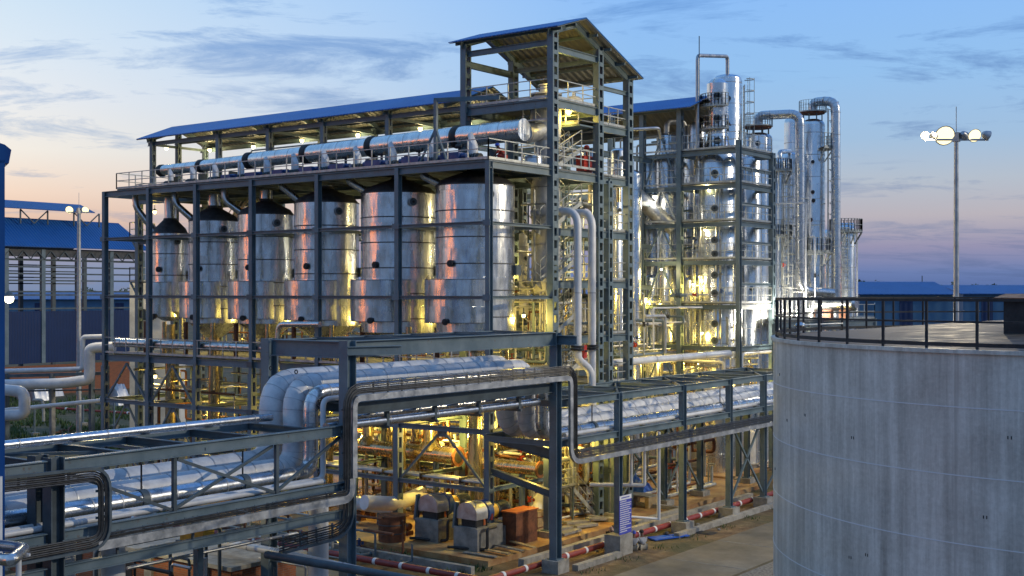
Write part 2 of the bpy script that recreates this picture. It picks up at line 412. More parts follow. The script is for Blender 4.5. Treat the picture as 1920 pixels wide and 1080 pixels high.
# ================================================================ evaporator steel frame
EX = [-35.6, -41.3, -46.9, -52.0, -56.7, -61.0, -65.3]; EY = [45.8, 51.0, 56.2]; DZ = 18.2
def railing(m, pts, h=1.0, sp=1.25, t=.05, toe=True):
    pts = [Vector(p) for p in pts]
    for a, b in zip(pts[:-1], pts[1:]):
        n = max(1, int((b - a).length / sp + .5))
        for i in range(n + 1):
            p = a.lerp(b, i / n); m.bar(p, p + Vector((0, 0, h)), t, t)
        for hh in (h, h * .52): m.bar(a + Vector((0, 0, hh)), b + Vector((0, 0, hh)), t * .9, t * .9)
        if toe: m.bar(a + Vector((0, 0, .06)), b + Vector((0, 0, .06)), .015, .12)
    return m
def stair(m, p, q, w=.8, rail=True):               # a straight flight from p up to q
    p = Vector(p); q = Vector(q); d = q - p; hd = Vector((d.x, d.y, 0)); s = Vector((-hd.y, hd.x, 0)).normalized() * (w / 2)
    for sg in (-1, 1):
        m.bar(p + s * sg, q + s * sg, .05, .22)
        if rail:
            for hh in (.5, 1.0): m.bar(p + s * sg + Vector((0, 0, hh)), q + s * sg + Vector((0, 0, hh)), .045, .045)
            for i in range(4):
                o = p.lerp(q, i / 3) + s * sg; m.bar(o, o + Vector((0, 0, 1)), .045, .045)
    n = max(3, int(abs(d.z) / .21))
    for i in range(n):
        o = p.lerp(q, (i + .5) / n); e = hd.normalized() * .12
        m.bar(o - e, o + e, w, .03)
    return m
ev = thing('evaporator_gantry', 'long blue-grey steel frame with sloped blue canopy standing over the row of shining evaporators', 'steel structure', (-50, 51, 0))
for i, x in enumerate(EX):
    for j, y in enumerate(EY):
        m = M()
        if j == 0:
            m.ibeam((x, y, 7.6), (x, y, DZ), .25, .30, .03); m.laced(x, y, .25, 7.6, .28, .38)
        else: m.laced(x, y, .25, DZ - .2, .3, .4)
        obj('column', m, STEEL, ev)
BACKX = -69.0
for y in EY[1:]: obj('column', M().laced(BACKX, y, .25, DZ - .2, .3, .4), STEEL, ev)
for z, h in ((DZ - .16, .34), (15.3, .16), (11.8, .16), (8.1, .36), (5.5, .24), (2.8, .2)):
    for j, y in enumerate(EY):
        if j == 2 and z < 8: continue
        yy = y - (.1 if h < .3 else 0)
        obj('beam', M().ibeam((EX[-1] - .1 if j == 0 else BACKX, yy, z), (EX[0] + .1, yy, z), .2, h), STEEL, ev)
    for x in EX[1:]: obj('cross_beam', M().ibeam((x, EY[0] + .2, z), (x, EY[2] - .2, z), .18, h), STEEL, ev)
    obj('side_beam', M().ibeam((EX[0], EY[0] + .2, z), (EX[0], EY[1] - .2, z), .2, h), STEEL, ev)
# bracing in the lower storeys
for i in range(6):
    x0, x1 = EX[i], EX[i + 1]; xm = (x0 + x1) / 2
    if i in (0, 2, 4, 5):
        m = M(); y = EY[0]
        m.bar((xm, y, 5.45), (x0 - .2, y, 2.9), .1, .1); m.bar((xm, y, 5.45), (x1 + .2, y, 2.9), .1, .1)
        m.box(xm - .3, xm + .3, y - .02, y + .02, 5.1, 5.5)
        if i in (4, 5):
            m.bar((xm, y, 7.8), (x0 - .2, y, 5.6), .1, .1); m.bar((xm, y, 7.8), (x1 + .2, y, 5.6), .1, .1)
            m.bar((xm, y, 2.7), (x0 - .2, y, .3), .1, .1); m.bar((xm, y, 2.7), (x1 + .2, y, .3), .1, .1)
        obj('brace', m, STEEL, ev)
for x in EX:
    for z in (15.3, 11.8, 8.1, 5.5): obj('gusset_plate', M().box(x - .22, x + .22, EY[0] - .215, EY[0] - .2, z - .14, z + .14), STEEL_D if x == EX[3] else STEEL, ev)
# decks
def deck_with_holes(x0, x1, y0, y1, z, holes, t=.06):
    m = M(); xs = sorted(set([x0, x1] + [h[0] - h[2] for h in holes] + [h[0] + h[2] for h in holes]))
    for a, b in zip(xs[:-1], xs[1:]):
        mid = (a + b) / 2; hs = [h for h in holes if abs(mid - h[0]) < h[2]]
        if hs:
            h = hs[0]; m.box(a, b, y0, h[1] - h[2], z, z + t); m.box(a, b, h[1] + h[2], y1, z, z + t)
        else: m.box(a, b, y0, y1, z, z + t)
    return m
obj('deck', M().box(-64.1, EX[0], EY[0], EY[1], DZ + .02, DZ + .1).box(BACKX - .6, EX[0], EY[1] + .003, EY[2] + .4, DZ + .02, DZ + .1), GRATE, ev)
TK = [(-38.5, 1.97), (-43.6, 1.97), (-48.9, 1.76), (-53.77, 1.6), (-58.3, 1.47), (-62.4, 1.08)]
TYC = 48.4
obj('lower_deck', M().box(EX[-1], EX[0], EY[0], EY[1], 8.33, 8.38), GRATE, ev)
m = M()
for a in range(60):
    x = EX[-1] + 1.2 + a * .48
    if a % 2 == 0: obj('joist', M().box(x, x + .08, EY[0] + .2, EY[2], DZ - .14, DZ), STEEL_D, ev)
obj('railing', railing(M(), [(-69.6, 51.2, DZ + .1), (-64.1, 51.2, DZ + .1), (-64.1, 45.75, DZ + .1), (EX[0], 45.75, DZ + .1)], .95), RAIL, ev)
obj('railing', railing(M(), [(-69.6, 51.2, DZ + .1), (-69.6, 56.4, DZ + .1)], .95), RAIL, ev)
obj('railing', railing(M(), [(EX[0], 45.75, DZ + .1), (EX[0], 51, DZ + .1)], .95), RAIL, ev)
obj('railing', railing(M(), [(EX[-1], 45.7, 8.38), (EX[0], 45.7, 8.38)], .95, 1.1), RAIL, ev)
for lz in (15.7, 12.7):
    lo_ = obj('landing', M().box(-70.0, -68.7, 51.0, 53.0, lz, lz + .08), GRATE, ev)
    obj('landing_railing', railing(M(), [(-68.7, 51, lz + .08), (-70, 51, lz + .08), (-70, 53, lz + .08)], .95, .7), RAIL, lo_)
    obj('bracket', M().bar((-69.9, 51, lz), (-68.8, 51, lz - 1.3), .1, .1), STEEL, lo_)
obj('bracket', M().bar((-69.6, 51, 17.9), (-66.0, 51, 15.4), .12, .12), STEEL, ev)
# outlying front bay post (left end runs open)
m = M(); stair(m, (-64.5, 53.5, 14.2), (-60.6, 53.5, 18.1), .8); stair(m, (-60.6, 54.6, 10.4), (-64.5, 54.6, 14.1), .8); m.box(-65.2, -64.4, 53, 55, 14.1, 14.18)
obj('stair', m, RAIL, ev)
# canopy over the rear half of the deck
RX0, RX1 = -70.0, -42.0
RC = [-69.0, -62.3, -57.6, -52.9, -47.7]
CY0, CYR, CY1, CZ0, CZR, CZ1 = 51.5, 54.4, 57.4, 22.3, 23.42, 22.25
for x in RC:
    obj('canopy_post', M().laced(x, 52.1, DZ + .1, 22.3, .26, .3, .7), STEEL, ev)
    obj('canopy_post', M().laced(x, 56.5, DZ + .1, 22.2, .26, .3, .7), STEEL, ev)
obj('canopy_post', M().laced(-69.0, 54.2, DZ + .1, 22.9, .26, .3, .7), STEEL, ev)
for x in RC + [-43.2]:
    obj('rafter', M().ibeam((x, CY0 + .1, CZ0 - .1), (x, CYR, CZR - .22), .15, .3), STEEL, ev)
    obj('rafter', M().ibeam((x, CYR, CZR - .22), (x, CY1 - .1, CZ1 - .1), .15, .3), STEEL, ev)
    obj('tie', M().bar((x, 52.1, 21.95), (x, 56.5, 21.95), .1, .16), STEEL, ev)
for y, z in ((52.1, 22.0), (56.5, 21.95), (54.3, 22.3)): obj('eave_beam', M().ibeam((RX0 + .5, y, z), (RX1 - .3, y, z), .14, .26), STEEL, ev)
for y, z in ((53.0, 22.8), (53.9, 23.12), (55.1, 23.07), (56.0, 22.72), (56.9, 22.38)): obj('purlin', M().bar((RX0 + .1, y, z), (RX1, y, z), .07, .12), STEEL, ev)
obj('canopy_roof', M().slab([(RX0, CY0, CZ0), (RX1, CY0, CZ0), (RX1, CYR, CZR), (RX0, CYR, CZR)], (0, 0, .05))
    .slab([(RX0, CYR, CZR + .005), (RX1, CYR, CZR + .005), (RX1, CY1, CZ1), (RX0, CY1, CZ1)], (0, 0, .05)), ROOF_X, ev)
obj('soffit', M().slab([(RX0 + .02, CY0 + .03, CZ0 - .035), (RX1 - .02, CY0 + .03, CZ0 - .035), (RX1 - .02, CYR, CZR - .05), (RX0 + .02, CYR, CZR - .05)], (0, 0, .03))
    .slab([(RX0 + .02, CYR, CZR - .045), (RX1 - .02, CYR, CZR - .045), (RX1 - .02, CY1 - .03, CZ1 - .035), (RX0 + .02, CY1 - .03, CZ1 - .035)], (0, 0, .03)), UNDER_X, ev)
# ---- tripod hoists on the deck
def tripod(name, label, x, y, z, h, sp):
    t = thing(name, label, 'hoist frame', (x, y, z))
    obj('mast', M().bar((x, y, z), (x, y, z + h), .16, .16), STEEL, t)
    for dx, dy in ((-sp, -.2), (sp, -.2), (0, sp)): obj('leg', M().bar((x, y, z + h * .55), (x + dx, y + dy, z), .09, .09), STEEL, t)
    obj('jib', M().bar((x - .1, y, z + h), (x + 3.0, y + 1.2, z + h), .14, .2), STEEL, t)
p = at(817, 297, Y=46.1); tripod('davit_hoist', 'slender steel hoist mast on splayed legs in front of the big duct', p.x, p.y, DZ + .1, 3.1, .9)
# ================================================================ stair tower
TWX0, TWX1 = -41.2, -35.6; TWY = [51.0, 55.2, 58.2]
tw = thing('stair_tower', 'tall stair tower of laced steel columns under a blue gable roof', 'steel structure', (-38.4, 54.6, 0))
TR = lambda y: 25.2 + (y - 50.5) * .32 if y <= 53 else 26.0 - (y - 53) * .40
for x, y, t in ((TWX1, TWY[0], TR(51)), (TWX1, TWY[1], TR(55.2)), (TWX1, TWY[2], TR(58.2)), (TWX0, TWY[0], TR(51)), (TWX0, TWY[1], TR(55.2)), (TWX0, TWY[2], 17)):
    obj('column', M().laced(x, y, .25, t - .25, .34, .46, .62), STEEL, tw)
R0, R1 = -41.9, -34.9
obj('roof', M().slab([(R0, 50.4, 25.2), (R1, 50.4, 25.2), (R1, 53, 26.05), (R0, 53, 26.05)], (0, 0, .05)).slab([(R0, 53, 26.055), (R1, 53, 26.055), (R1, 58.7, 23.75), (R0, 58.7, 23.75)], (0, 0, .05)), ROOF_X, tw)
obj('soffit', M().slab([(R0 + .02, 50.45, 25.16), (R1 - .02, 50.45, 25.16), (R1 - .02, 53, 25.99), (R0 + .02, 53, 25.99)], (0, 0, .03)).slab([(R0 + .02, 53, 26.0), (R1 - .02, 53, 26.0), (R1 - .02, 58.65, 23.71), (R0 + .02, 58.65, 23.71)], (0, 0, .03)), UNDER_X, tw)
for x in (TWX1, TWX0):
    obj('rafter', M().ibeam((x, 50.6, 25.05), (x, 53, 25.82), .16, .34).ibeam((x, 53, 25.82), (x, 58.5, 23.6), .16, .34), STEEL, tw)
for y in (50.9, 52.2, 54.2, 55.5, 56.9, 58.2): obj('purlin', M().bar((R0 + .1, y, TR(y) - .13), (R1 - .1, y, TR(y) - .13), .08, .14), STEEL, tw)
for (a, b, w_, h_) in (((TWX0, 51, 24.6), (TWX1, 51, 24.6), .15, .3), ((TWX0, 51, 24.1), (TWX0, 55.2, 24.1), .2, .34), ((TWX1, 51, 24.3), (TWX1, 55.2, 24.3), .2, .34),
                       ((TWX1, 55.2, 22.9), (TWX1, 58.2, 22.9), .15, .22), ((TWX0, 55.2, 24.3), (TWX1, 55.2, 24.3), .15, .24),
                       ((TWX0, 51, 21.55), (TWX1, 51, 21.55), .2, .42), ((TWX1, 51, 21.55), (TWX1, 55.2, 21.55), .2, .42), ((TWX0, 51, 21.55), (TWX0, 55.2, 21.55), .2, .4), ((TWX0, 55.2, 21.55), (TWX1, 55.2, 21.55), .2, .4)):
    obj('beam', M().ibeam(a, b, w_, h_), STEEL, tw)
for z in (20.75, 18.0, 15.1, 12.45, 9.6, 7.0):
    if z < 20: obj('beam', M().ibeam((TWX1, 51, z), (TWX1, 55.2, z), .2, .38), STEEL, tw)
    obj('beam', M().ibeam((TWX1, 55.2, z), (TWX1, 58.2, z), .2, .36), STEEL, tw)
    obj('beam', M().ibeam((TWX0, 55.2, z), (TWX1, 55.2, z), .2, .34), STEEL, tw)
    obj('beam', M().ibeam((TWX0, 58.2, z), (TWX1, 58.2, z), .2, .34), STEEL, tw)
    obj('deck', M().box(TWX0 + (2 if z > 20 else 0), TWX1, 55.2 if z < 20.5 else 53.6, 58.2, z + .19, z + .25), GRATE, tw)
    obj('railing', railing(M(), [(TWX1 - .02, 55.3, z + .26), (TWX1 - .02, 58.1, z + .26)], .95, .9), RAIL, tw)
    obj('railing', railing(M(), [(TWX0 + .2, 58.1, z + .26), (TWX1, 58.1, z + .26)], .95, 1.2), RAIL, tw)
obj('top_deck', M().box(TWX0, TWX1, 51, 55.2, 21.77, 21.83), GRATE, tw)
obj('railing', railing(M(), [(TWX0, 55, 21.84), (TWX0, 51.0, 21.84), (TWX1, 51.0, 21.84), (TWX1, 55.1, 21.84), (TWX0, 55.1, 21.84)], .95), RAIL, tw)
obj('railing', railing(M(), [(TWX1, 51.2, DZ + .26), (TWX1, 55.1, DZ + .26)], .95, .8), RAIL, tw)
obj('lamp_landing', M().box(-38.2, -35.7, 53.6, 55.1, 20.7, 20.78), STEEL, tw)
obj('railing', railing(M(), [(-38.2, 53.6, 20.8), (-35.8, 53.6, 20.8)], .9, .8), RAIL, tw)
for i, (z0, z1) in enumerate(((18.3, 20.8), (15.35, 18.2), (12.7, 15.3), (9.85, 12.6), (7.2, 9.8))):
    m = M(); zm = (z0 + z1) / 2
    stair(m, (-36.4, 51.6, z0), (-36.4, 54.2, zm), .8); stair(m, (-37.5, 54.2, zm), (-37.5, 51.6, z1), .8); m.box(-38, -35.9, 54.2, 55.0, zm - .06, zm)
    m.box(-38, -35.9, 51.1, 51.7, z1 - .03, z1 + .03)
    obj('stair', m, RAIL, tw)
# ================================================================ portal bridge and pipe rack
RXA, RXB = -34.5, -30.5
RY = [43.9, 49.0, 55.1, 60.2, 64.4, 70.5]
def plinth(m, x, y, h=.55, w=.85): m.box(x - w / 2, x + w / 2, y - w / 2, y + w / 2, 0, h)
rk = thing('pipe_rack', 'two-level blue-grey steel pipe rack running from the pumps towards the grey storage tank', 'pipe rack', (-32.5, 57, 0))
for i, y in enumerate(RY):
    for x in (RXB, RXA):
        if x == RXA and i == 0: continue
        z1 = 10.3 if i == 0 else 7.4
        obj('column', M().ibeam((x, y, .55), (x, y, z1), .38 if i == 0 else .3, .4 if i == 0 else .3, .03).bar((x, y, .55), (x, y, .6), .5, .5), STEEL, rk)
        m = M(); plinth(m, x, y); obj('plinth', m, CONC, rk)
for z, h in ((7.25, .32), (5.5, .3)):
    for x in (RXA, RXB):
        for a, b in zip(RY[:-1], RY[1:]):
            obj('long_beam', M().ibeam((x + (.03 if x == RXB else 0), a + .16, z), (x + (.03 if x == RXB else 0), b - .16, z), .2, h), STEEL, rk)
    for y in RY + [46.4, 52, 57.6, 62.3, 67.4]: obj('cross_beam', M().ibeam((RXA + .1, y, z), (RXB - .1, y, z), .16, h - .06), STEEL, rk)
for a, b in zip(RY[:-1], RY[1:]): obj('plan_brace', M().bar((RXA, a, 7.3), (RXB, b, 7.3), .09, .09).bar((RXB, a, 7.3), (RXA, b, 7.3), .09, .09), STEEL_D, rk)
for a, b, x in ((RY[3], RY[4], RXB), (RY[3], RY[4], RXA), (RY[2], RY[3], RXA), (RY[4], RY[5], RXB)):
    obj('cross_brace', M().bar((x, a, .7), (x, b, 5.2), .1, .1).bar((x, b, .7), (x, a, 5.2), .1, .1), STEEL, rk)
pb = thing('portal_bridge', 'raised steel portal carrying the big pipes high over the concrete road', 'pipe bridge', (-32.5, 37.5, 0))
for x in (RXB, RXA):
    obj('column', M().ibeam((x, 31.2, .1), (x, 31.2, 10.35), .42, .44, .035), STEEL, pb)
obj('top_beam', M().ibeam((RXB + .02, 31.45, 10.05), (RXB + .02, 43.7, 10.05), .3, .58), STEEL, pb)
obj('top_beam', M().ibeam((RXA, 31.45, 10.05), (RXA, 45.6, 10.05), .3, .5), STEEL, pb)
obj('cross_beam', M().ibeam((RXA + .2, 31.2, 10.02), (RXB - .2, 31.2, 10.02), .3, .6), STEEL, pb)
obj('cross_beam', M().ibeam((RXA + .2, 43.9, 10.0), (RXB + 1.1, 43.9, 10.0), .3, .4), STEEL, pb)
obj('stub_beam', M().ibeam((RXB + .15, 31.0, 10.0), (RXB + .9, 33.0, 10.0), .2, .3), STEEL, pb)
m = M()
for i in range(4):
    y = 33.5 + i * 2.8; m.bar((RXA, y, 10.28), (RXB, y + 1.4, 10.28), .14, .1); m.bar((RXB, y + 1.4, 10.28), (RXA, y + 2.8, 10.28), .14, .1)
obj('plan_brace', m, STEEL_D, pb)
for x in (RXB - .1, RXA): obj('lower_beam', M().ibeam((x, 31.4, 7.95), (x, 43.7, 7.95), .25, .42), STEEL_D, pb)
for y in (31.6, 34, 36.5, 39, 41.4, 43.5): obj('pipe_support', M().ibeam((RXA, y, 7.95), (RXB - .2, y, 7.95), .18, .3), STEEL_D, pb)
for y in (33.6, 36.3, 39.0, 41.7): obj('hanger', M().bar((RXB - .35, y, 7.75), (RXB - .35, y, 7.1), .14, .14).bar((RXB - 1.3, y, 7.12), (RXB - .2, y, 7.12), .1, .1), STEEL_D, pb)
obj('tie_beam', M().ibeam((RXB, 43.9, 5.0), (-35.4, 45.8, 5.3), .2, .42).ibeam((RXB, 43.9, 3.3), (-35.4, 45.8, 3.7), .2, .3), STEEL_D, pb)
fr = thing('low_pipe_rack', 'near pipe rack with cross-braced sides carrying blue-white pipes at lower left', 'pipe rack', (-32.5, 20, 0))
for x in (RXB, RXA):
    obj('column', M().ibeam((x, 19.75, .1), (x, 19.75, 7.5), .42, .42, .035), STEEL_D, fr)
    if x == RXB: obj('column', M().ibeam((x - .75, 19.75, .1), (x - .75, 19.75, 7.5), .42, .42, .035), STEEL_D, fr)
    for z, h in ((7.25, .36), (5.3, .3), (4.35, .3)):
        if x == RXA and z < 5: continue
        obj('long_beam', M().ibeam((x, 8, z), (x, 19.5, z), .22, h), STEEL, fr)
        obj('long_beam', M().ibeam((x, 20, z), (x, 31.0, z), .22, h), STEEL, fr)
for y in (14, 17, 19.75, 22.5, 25, 27.6, 30.2):
    for z in (7.2, 5.25): obj('cross_beam', M().ibeam((RXA, y, z), (RXB, y, z), .16, .26), STEEL_D, fr)
m = M()
for y in (23.8, 27.9): m.bar((RXB, y, 5.4), (RXB, y, 7.1), .12, .12)
for a, b in ((20.2, 23.7), (23.9, 27.8), (28, 30.9)):
    m.bar((RXB, a, 7.0), (RXB, b, 5.5), .09, .09) if a < 28 else None
    if a > 22: m.bar((RXB - .1, a, 5.5), (RXB - .1, b, 7.0), .09, .09)
m.bar((RXA, 20, 7.2), (RXB, 25, 7.2), .09, .09)
obj('side_brace', m, STEEL_D, fr)
for y in (21.8, 24.5, 27.5): obj('hanger', M().bar((RXB, y, 5.2), (RXB, y, 4.5), .07, .07), STEEL_D, fr)
# white round pillars below the near rack
pil = thing('round_pillar', 'thick pale round pillar standing beside brick building under the near rack', 'pillar', (0, 0, 0), 'pale pillars under the near rack')
p1 = at(212, 1000, X=-32.0); pil.location = (p1.x, p1.y, 0)
obj('shaft', M().lathe((p1.x, p1.y, 0), [(.36, .1), (.36, 5.1)], 24), WHITE, pil); obj('footing', M().box(p1.x - .6, p1.x + .6, p1.y - .6, p1.y + .6, 0, .25), CONC, pil)
p2 = at(118, 1000, X=-32.6); dup(pil, (p2.x, p2.y, 0), 'pale round pillar half hidden behind the darkest column of the near rack')
p3 = at(597, 1000, X=-32.0); dup(pil, (p3.x, p3.y, 0), 'pale round pillar standing just beside the left portal leg')
# ================================================================ cable tray
def strip(m, path, w0, w1, x0, x1):                # a flat band following a path in the Y-Z plane, from offset w0 to w1
    n = len(path); b = len(m.v)
    for i, (y, z) in enumerate(path):
        a = path[max(0, i - 1)]; c = path[min(n - 1, i + 1)]
        t = Vector((c[0] - a[0], c[1] - a[1])).normalized(); nn = Vector((-t.y, t.x))
        for (xx, ww) in ((x0, w0), (x1, w0), (x1, w1), (x0, w1)): m.v.append((xx, y + nn.x * ww, z + nn.y * ww))
    for i in range(n - 1):
        for j in range(4):
            j2 = (j + 1) % 4; o = b + 4 * i; m.f.append((o + j, o + j2, o + 4 + j2, o + 4 + j))
    m.f.append((b, b + 1, b + 2, b + 3)); o = b + 4 * (n - 1); m.f.append((o + 3, o + 2, o + 1, o))
def yzfil(pts, r): return [(v.x, v.y) for v in fillet([(p[0], p[1], 0) for p in pts], r)]
def tray(t, path, X, n=7, edge=.22, w=.62, side=1, edgemat=None):
    # painted channel along the lower edge, black cables stacked beside it
    m = M(); strip(m, path, -w / 2 * side, (-w / 2 + edge) * side, X - .02, X + .1); obj('tray_side', m, edgemat or DULL, t)
    for i in range(n):
        o = (-w / 2 + edge + .05 + i * (w - edge) / n) * side; m = M(); ps = []
        for j, (y, z) in enumerate(path):
            a = path[max(0, j - 1)]; c = path[min(len(path) - 1, j + 1)]
            tt = Vector((c[0] - a[0], c[1] - a[1])).normalized()
            wob = math.sin(y * 1.3 + z + i) * .008
            ps.append((X + .03 + .02 * (i % 2), y - tt.y * (o + wob), z + tt.x * (o + wob)))
        m.tube(ps, .027, 6); obj('cable', m, CABLE, t)
    for (a, c) in zip(path[:-1], path[1:]):
        L_ = math.hypot(c[0] - a[0], c[1] - a[1]); q = 0
        while L_ > .5 and q < L_:
            y = a[0] + (c[0] - a[0]) * q / L_; z = a[1] + (c[1] - a[1]) * q / L_; tt = ((c[0] - a[0]) / L_, (c[1] - a[1]) / L_)
            u = (-tt[1] * side, tt[0] * side); e0 = -w / 2 + edge; e1 = w / 2 + .04
            obj('rung', M().bar((X - .03, y + u[0] * e0, z + u[1] * e0), (X - .03, y + u[0] * e1, z + u[1] * e1), .07, .03, (1, 0, 0)), STEEL, t); q += .75
ct = thing('cable_tray', 'ladder cable tray with black cables climbing over the portal and along the rack', 'cable tray', (-30.1, 44, 5))
PATH = yzfil([(71, 4.85), (44.75, 4.85), (44.75, 8.55), (30.95, 8.55), (30.95, 5.6)], .55)
dense = []
for a, c in zip(PATH[:-1], PATH[1:]):
    nn = max(1, int(math.hypot(c[0] - a[0], c[1] - a[1]) / 1.2))
    for i in range(nn): dense.append((a[0] + (c[0] - a[0]) * i / nn, a[1] + (c[1] - a[1]) * i / nn))
dense.append(PATH[-1])
tray(ct, PATH, -30.18, 7, .22, .62, side=-1)
lt = thing('low_cable_tray', 'silver-edged cable tray curving out along the side of the near rack', 'cable tray', (-30.1, 26, 5))
tray(lt, yzfil([(30.95, 5.6), (30.95, 5.0), (27.5, 5.0), (24, 5.0), (20.9, 5.0)], .45), -30.19, 3, .26, .44, side=-1)
tray2 = thing('cable_loop', 'black cable bundle curling down past the dark column at lower left', 'cable tray', (-30.1, 18, 6))
tray(tray2, yzfil([(8, 7.2), (21.1, 6.95), (21.1, 5.0), (8, 5.0)], .5), -30.15, 6, .08, .4, side=-1, edgemat=STEEL_D)
t3 = thing('hanging_cable_tray', 'tray of cables curving under the near rack beside the left portal leg', 'cable tray', (-30.1, 30, 4))
tray(t3, yzfil([(31.0, 5.3), (31.0, 3.85), (27.8, 3.75)], .9), -30.3, 6, .08, .55, side=-1, edgemat=STEEL_D)
# ================================================================ evaporators
def rings(m, c, zs, r, t=.02, h=.05, seg=36):
    for z in zs: m.lathe(c, [(r, z - h / 2), (r + t, z - h / 2), (r + t, z + h / 2), (r, z + h / 2)], seg, False)
    return m
def manhole(t, c, ang, r, z, rad=.22, mt=None):
    d = Vector((math.cos(ang), math.sin(ang), 0)); p = Vector(c) + d * (r - .08); p.z = z
    m = M().tube([p, p + d * .16], rad * .7, 14); m.tube([p + d * .15, p + d * .24], rad, 16)
    o = obj('manhole', m, mt or DULL, t); obj('manhole_cover', M().tube([p + d * .235, p + d * .27], rad * .86, 14), STEEL_D if mt is None else BLACK, o); obj('hub', M().tube([p + d * .26, p + d * .31], rad * .3, 10), BLACK, o)
TOPS = [17.35, 17.2, 16.95, 16.5, 16.3, 15.7]; BOTS = [9.95, 10.0, 10.25, 10.3, 10.25, 10.9]
ELAB = ['rightmost and widest shining steel evaporator, next to the stair tower', 'shining steel evaporator second from the stair tower in the row',
        'shining evaporator third from the stair tower in the row', 'evaporator third from the sunset end of the row',
        'evaporator second from the sunset end, with long dark top nozzle', 'smallest evaporator with pointed grey cone top at the sunset end']
TOCAM = lambda x, y: math.atan2(-y, -x)
for i, ((x, r), zt, zb) in enumerate(zip(TK, TOPS, BOTS)):
    t = thing('evaporator_vessel', ELAB[i], 'evaporator', (x, TYC, zb), 'evaporators in a row under the canopy')
    c = (x, TYC, 0)
    obj('shell', M().lathe(c, [(r, zb), (r, zt)], 48), STAIN, t)
    zs = [zt - .03]; z = zt - 1.3
    while z > zb + .5: zs.append(z); z -= 1.3
    obj('weld_band', rings(M(), c, zs, r, .022, .055, 48), DARKC, t)
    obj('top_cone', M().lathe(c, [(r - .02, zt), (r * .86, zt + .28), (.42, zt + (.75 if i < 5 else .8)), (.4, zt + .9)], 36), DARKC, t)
    if i > 0: obj('top_nozzle', M().lathe(c, [(.36, zt + .85), (.36, DZ - .3)], 20), STAIN, t)
    obj('bottom_cone', M().lathe(c, [(.3, zb - .9 if i < 5 else zb - .6), (.5, zb - .85 if i < 5 else zb - .55), (r * .75, zb - .35), (r - .02, zb + .002)], 36), STAIN, t)
    obj('drain_leg', M().lathe(c, [(.36 if i < 5 else .3, .3), (.36 if i < 5 else .3, zb - .8)], 20), BRASS, t)
    # lower jacket, set off to the near side
    a = TOCAM(x, TYC) - 1.1; o = Vector((math.cos(a), math.sin(a), 0)) * (.6 if i < 5 else .5)
    jc = (x + o.x, TYC + o.y, 0); jr = r * (1.0 if i < 5 else .92); jz0, jz1 = (10.55, 12.7)
    obj('jacket', M().lathe(jc, [(jr, jz0), (jr, jz1)], 48), STAIN, t)
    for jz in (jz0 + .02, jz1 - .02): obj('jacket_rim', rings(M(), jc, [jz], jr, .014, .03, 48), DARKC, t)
    ac = TOCAM(x, TYC)
    manhole(t, c, ac - .62, r, 13.45, .17, BLACK); manhole(t, c, ac + .35, r, zt - .55, .22)
    manhole(t, jc, ac - .45, jr, 10.62, .16, BLACK)
    for sg in (-1, 1): obj('support_lug', M().box(x + sg * r * .9 - .2, x + sg * r * .9 + .2, TYC + .8, TYC + 1.2, 12.9, 13.4), STEEL_D, t)
    # slanted inlet pipe from the deck, copper in the low light
    q = thing('inlet_pipe', 'slanted shiny pipe dropping from the deck to the %s evaporator from the stair tower' % ORD[i], 'pipe', (x - r * .8, TYC - 1.2, DZ))
    sx = x - r * .75
    obj('pipe', M().pipe([(sx - .75, 47.0, DZ - .15), (sx - .7, 47.0, DZ - .9 if i > 2 else DZ - .35), (sx + .15, TYC - .6, zt - .05)], .2, .3, 16), STAIN, q)
    # thin riser pipes beneath
    for kx in (-.75, .9):
        q = thing('riser_pipe', 'upright reddish pipe under the %s side of the %s evaporator from the stair tower' % ('far' if kx < 0 else 'near', ORD[i]), 'pipe', (x + kx * r, 47.3, 8.4), 'upright pipes under the evaporators')
        obj('pipe', M().tube([(x + kx * r, 47.2, 8.4), (x + kx * r, 47.2, 10.3)], .13, 12), RUST if kx < 0 else BRASS, q)
        obj('flange', M().tube([(x + kx * r, 47.2, 9.1), (x + kx * r, 47.2, 9.2)], .2, 12), STEEL_D, q)
# ================================================================ big duct on the deck
dt = thing('vapour_duct', 'huge shining horizontal duct on the top deck, widening in steps with black joints', 'duct', (-50, 49.5, DZ))
JP = [(303, .33), (377, .34), (467, .36), (575, .45), (698, .5), (858, .53), (985, .54)]
DY = 49.5
xs = [PXs(p, Y=DY) for p, _ in JP]; zc = lambda x: 19.75 + (x + 65) / 29 * .35
for i in range(6):
    r0 = JP[i][1] if i < 2 else JP[i][1]; r1 = JP[i + 1][1]; rr = (JP[i + 1][1]) if i else .33
    x0, x1 = xs[i], xs[i + 1]; prev = JP[i][1]
    m = M(); pts = [(x0 + .12, DY, zc(x0))]; rad = [prev * .97]
    pts.append((x0 + .5, DY, zc(x0 + .5))); rad.append(rr)
    pts.append((x1 - .12, DY, zc(x1))); rad.append(rr)
    m.tube(pts, rad, 32); sec = obj('duct_section', m, STAIN, dt)
    n = max(2, int((x1 - x0) / 1.1)); m = M()
    for j in range(1, n):
        xx = x0 + .5 + (x1 - x0 - .6) * j / n; m.tube([(xx, DY, zc(xx)), (xx + .02, DY, zc(xx))], rr + .008, 32)
    obj('seam', m, DULL, sec)
    obj('expansion_joint', M().tube([(x0 - .22, DY, zc(x0)), (x0 - .1, DY, zc(x0)), (x0 + .14, DY, zc(x0)), (x0 + .26, DY, zc(x0))], [prev * .98, rr + .05, rr + .05, rr * .98], 28), BLACK, dt)
obj('end_cap', M().tube([(xs[6] - .12, DY, zc(xs[6])), (xs[6] - .06, DY, zc(xs[6]))], .56, 32), STAIN, dt)
m = M()
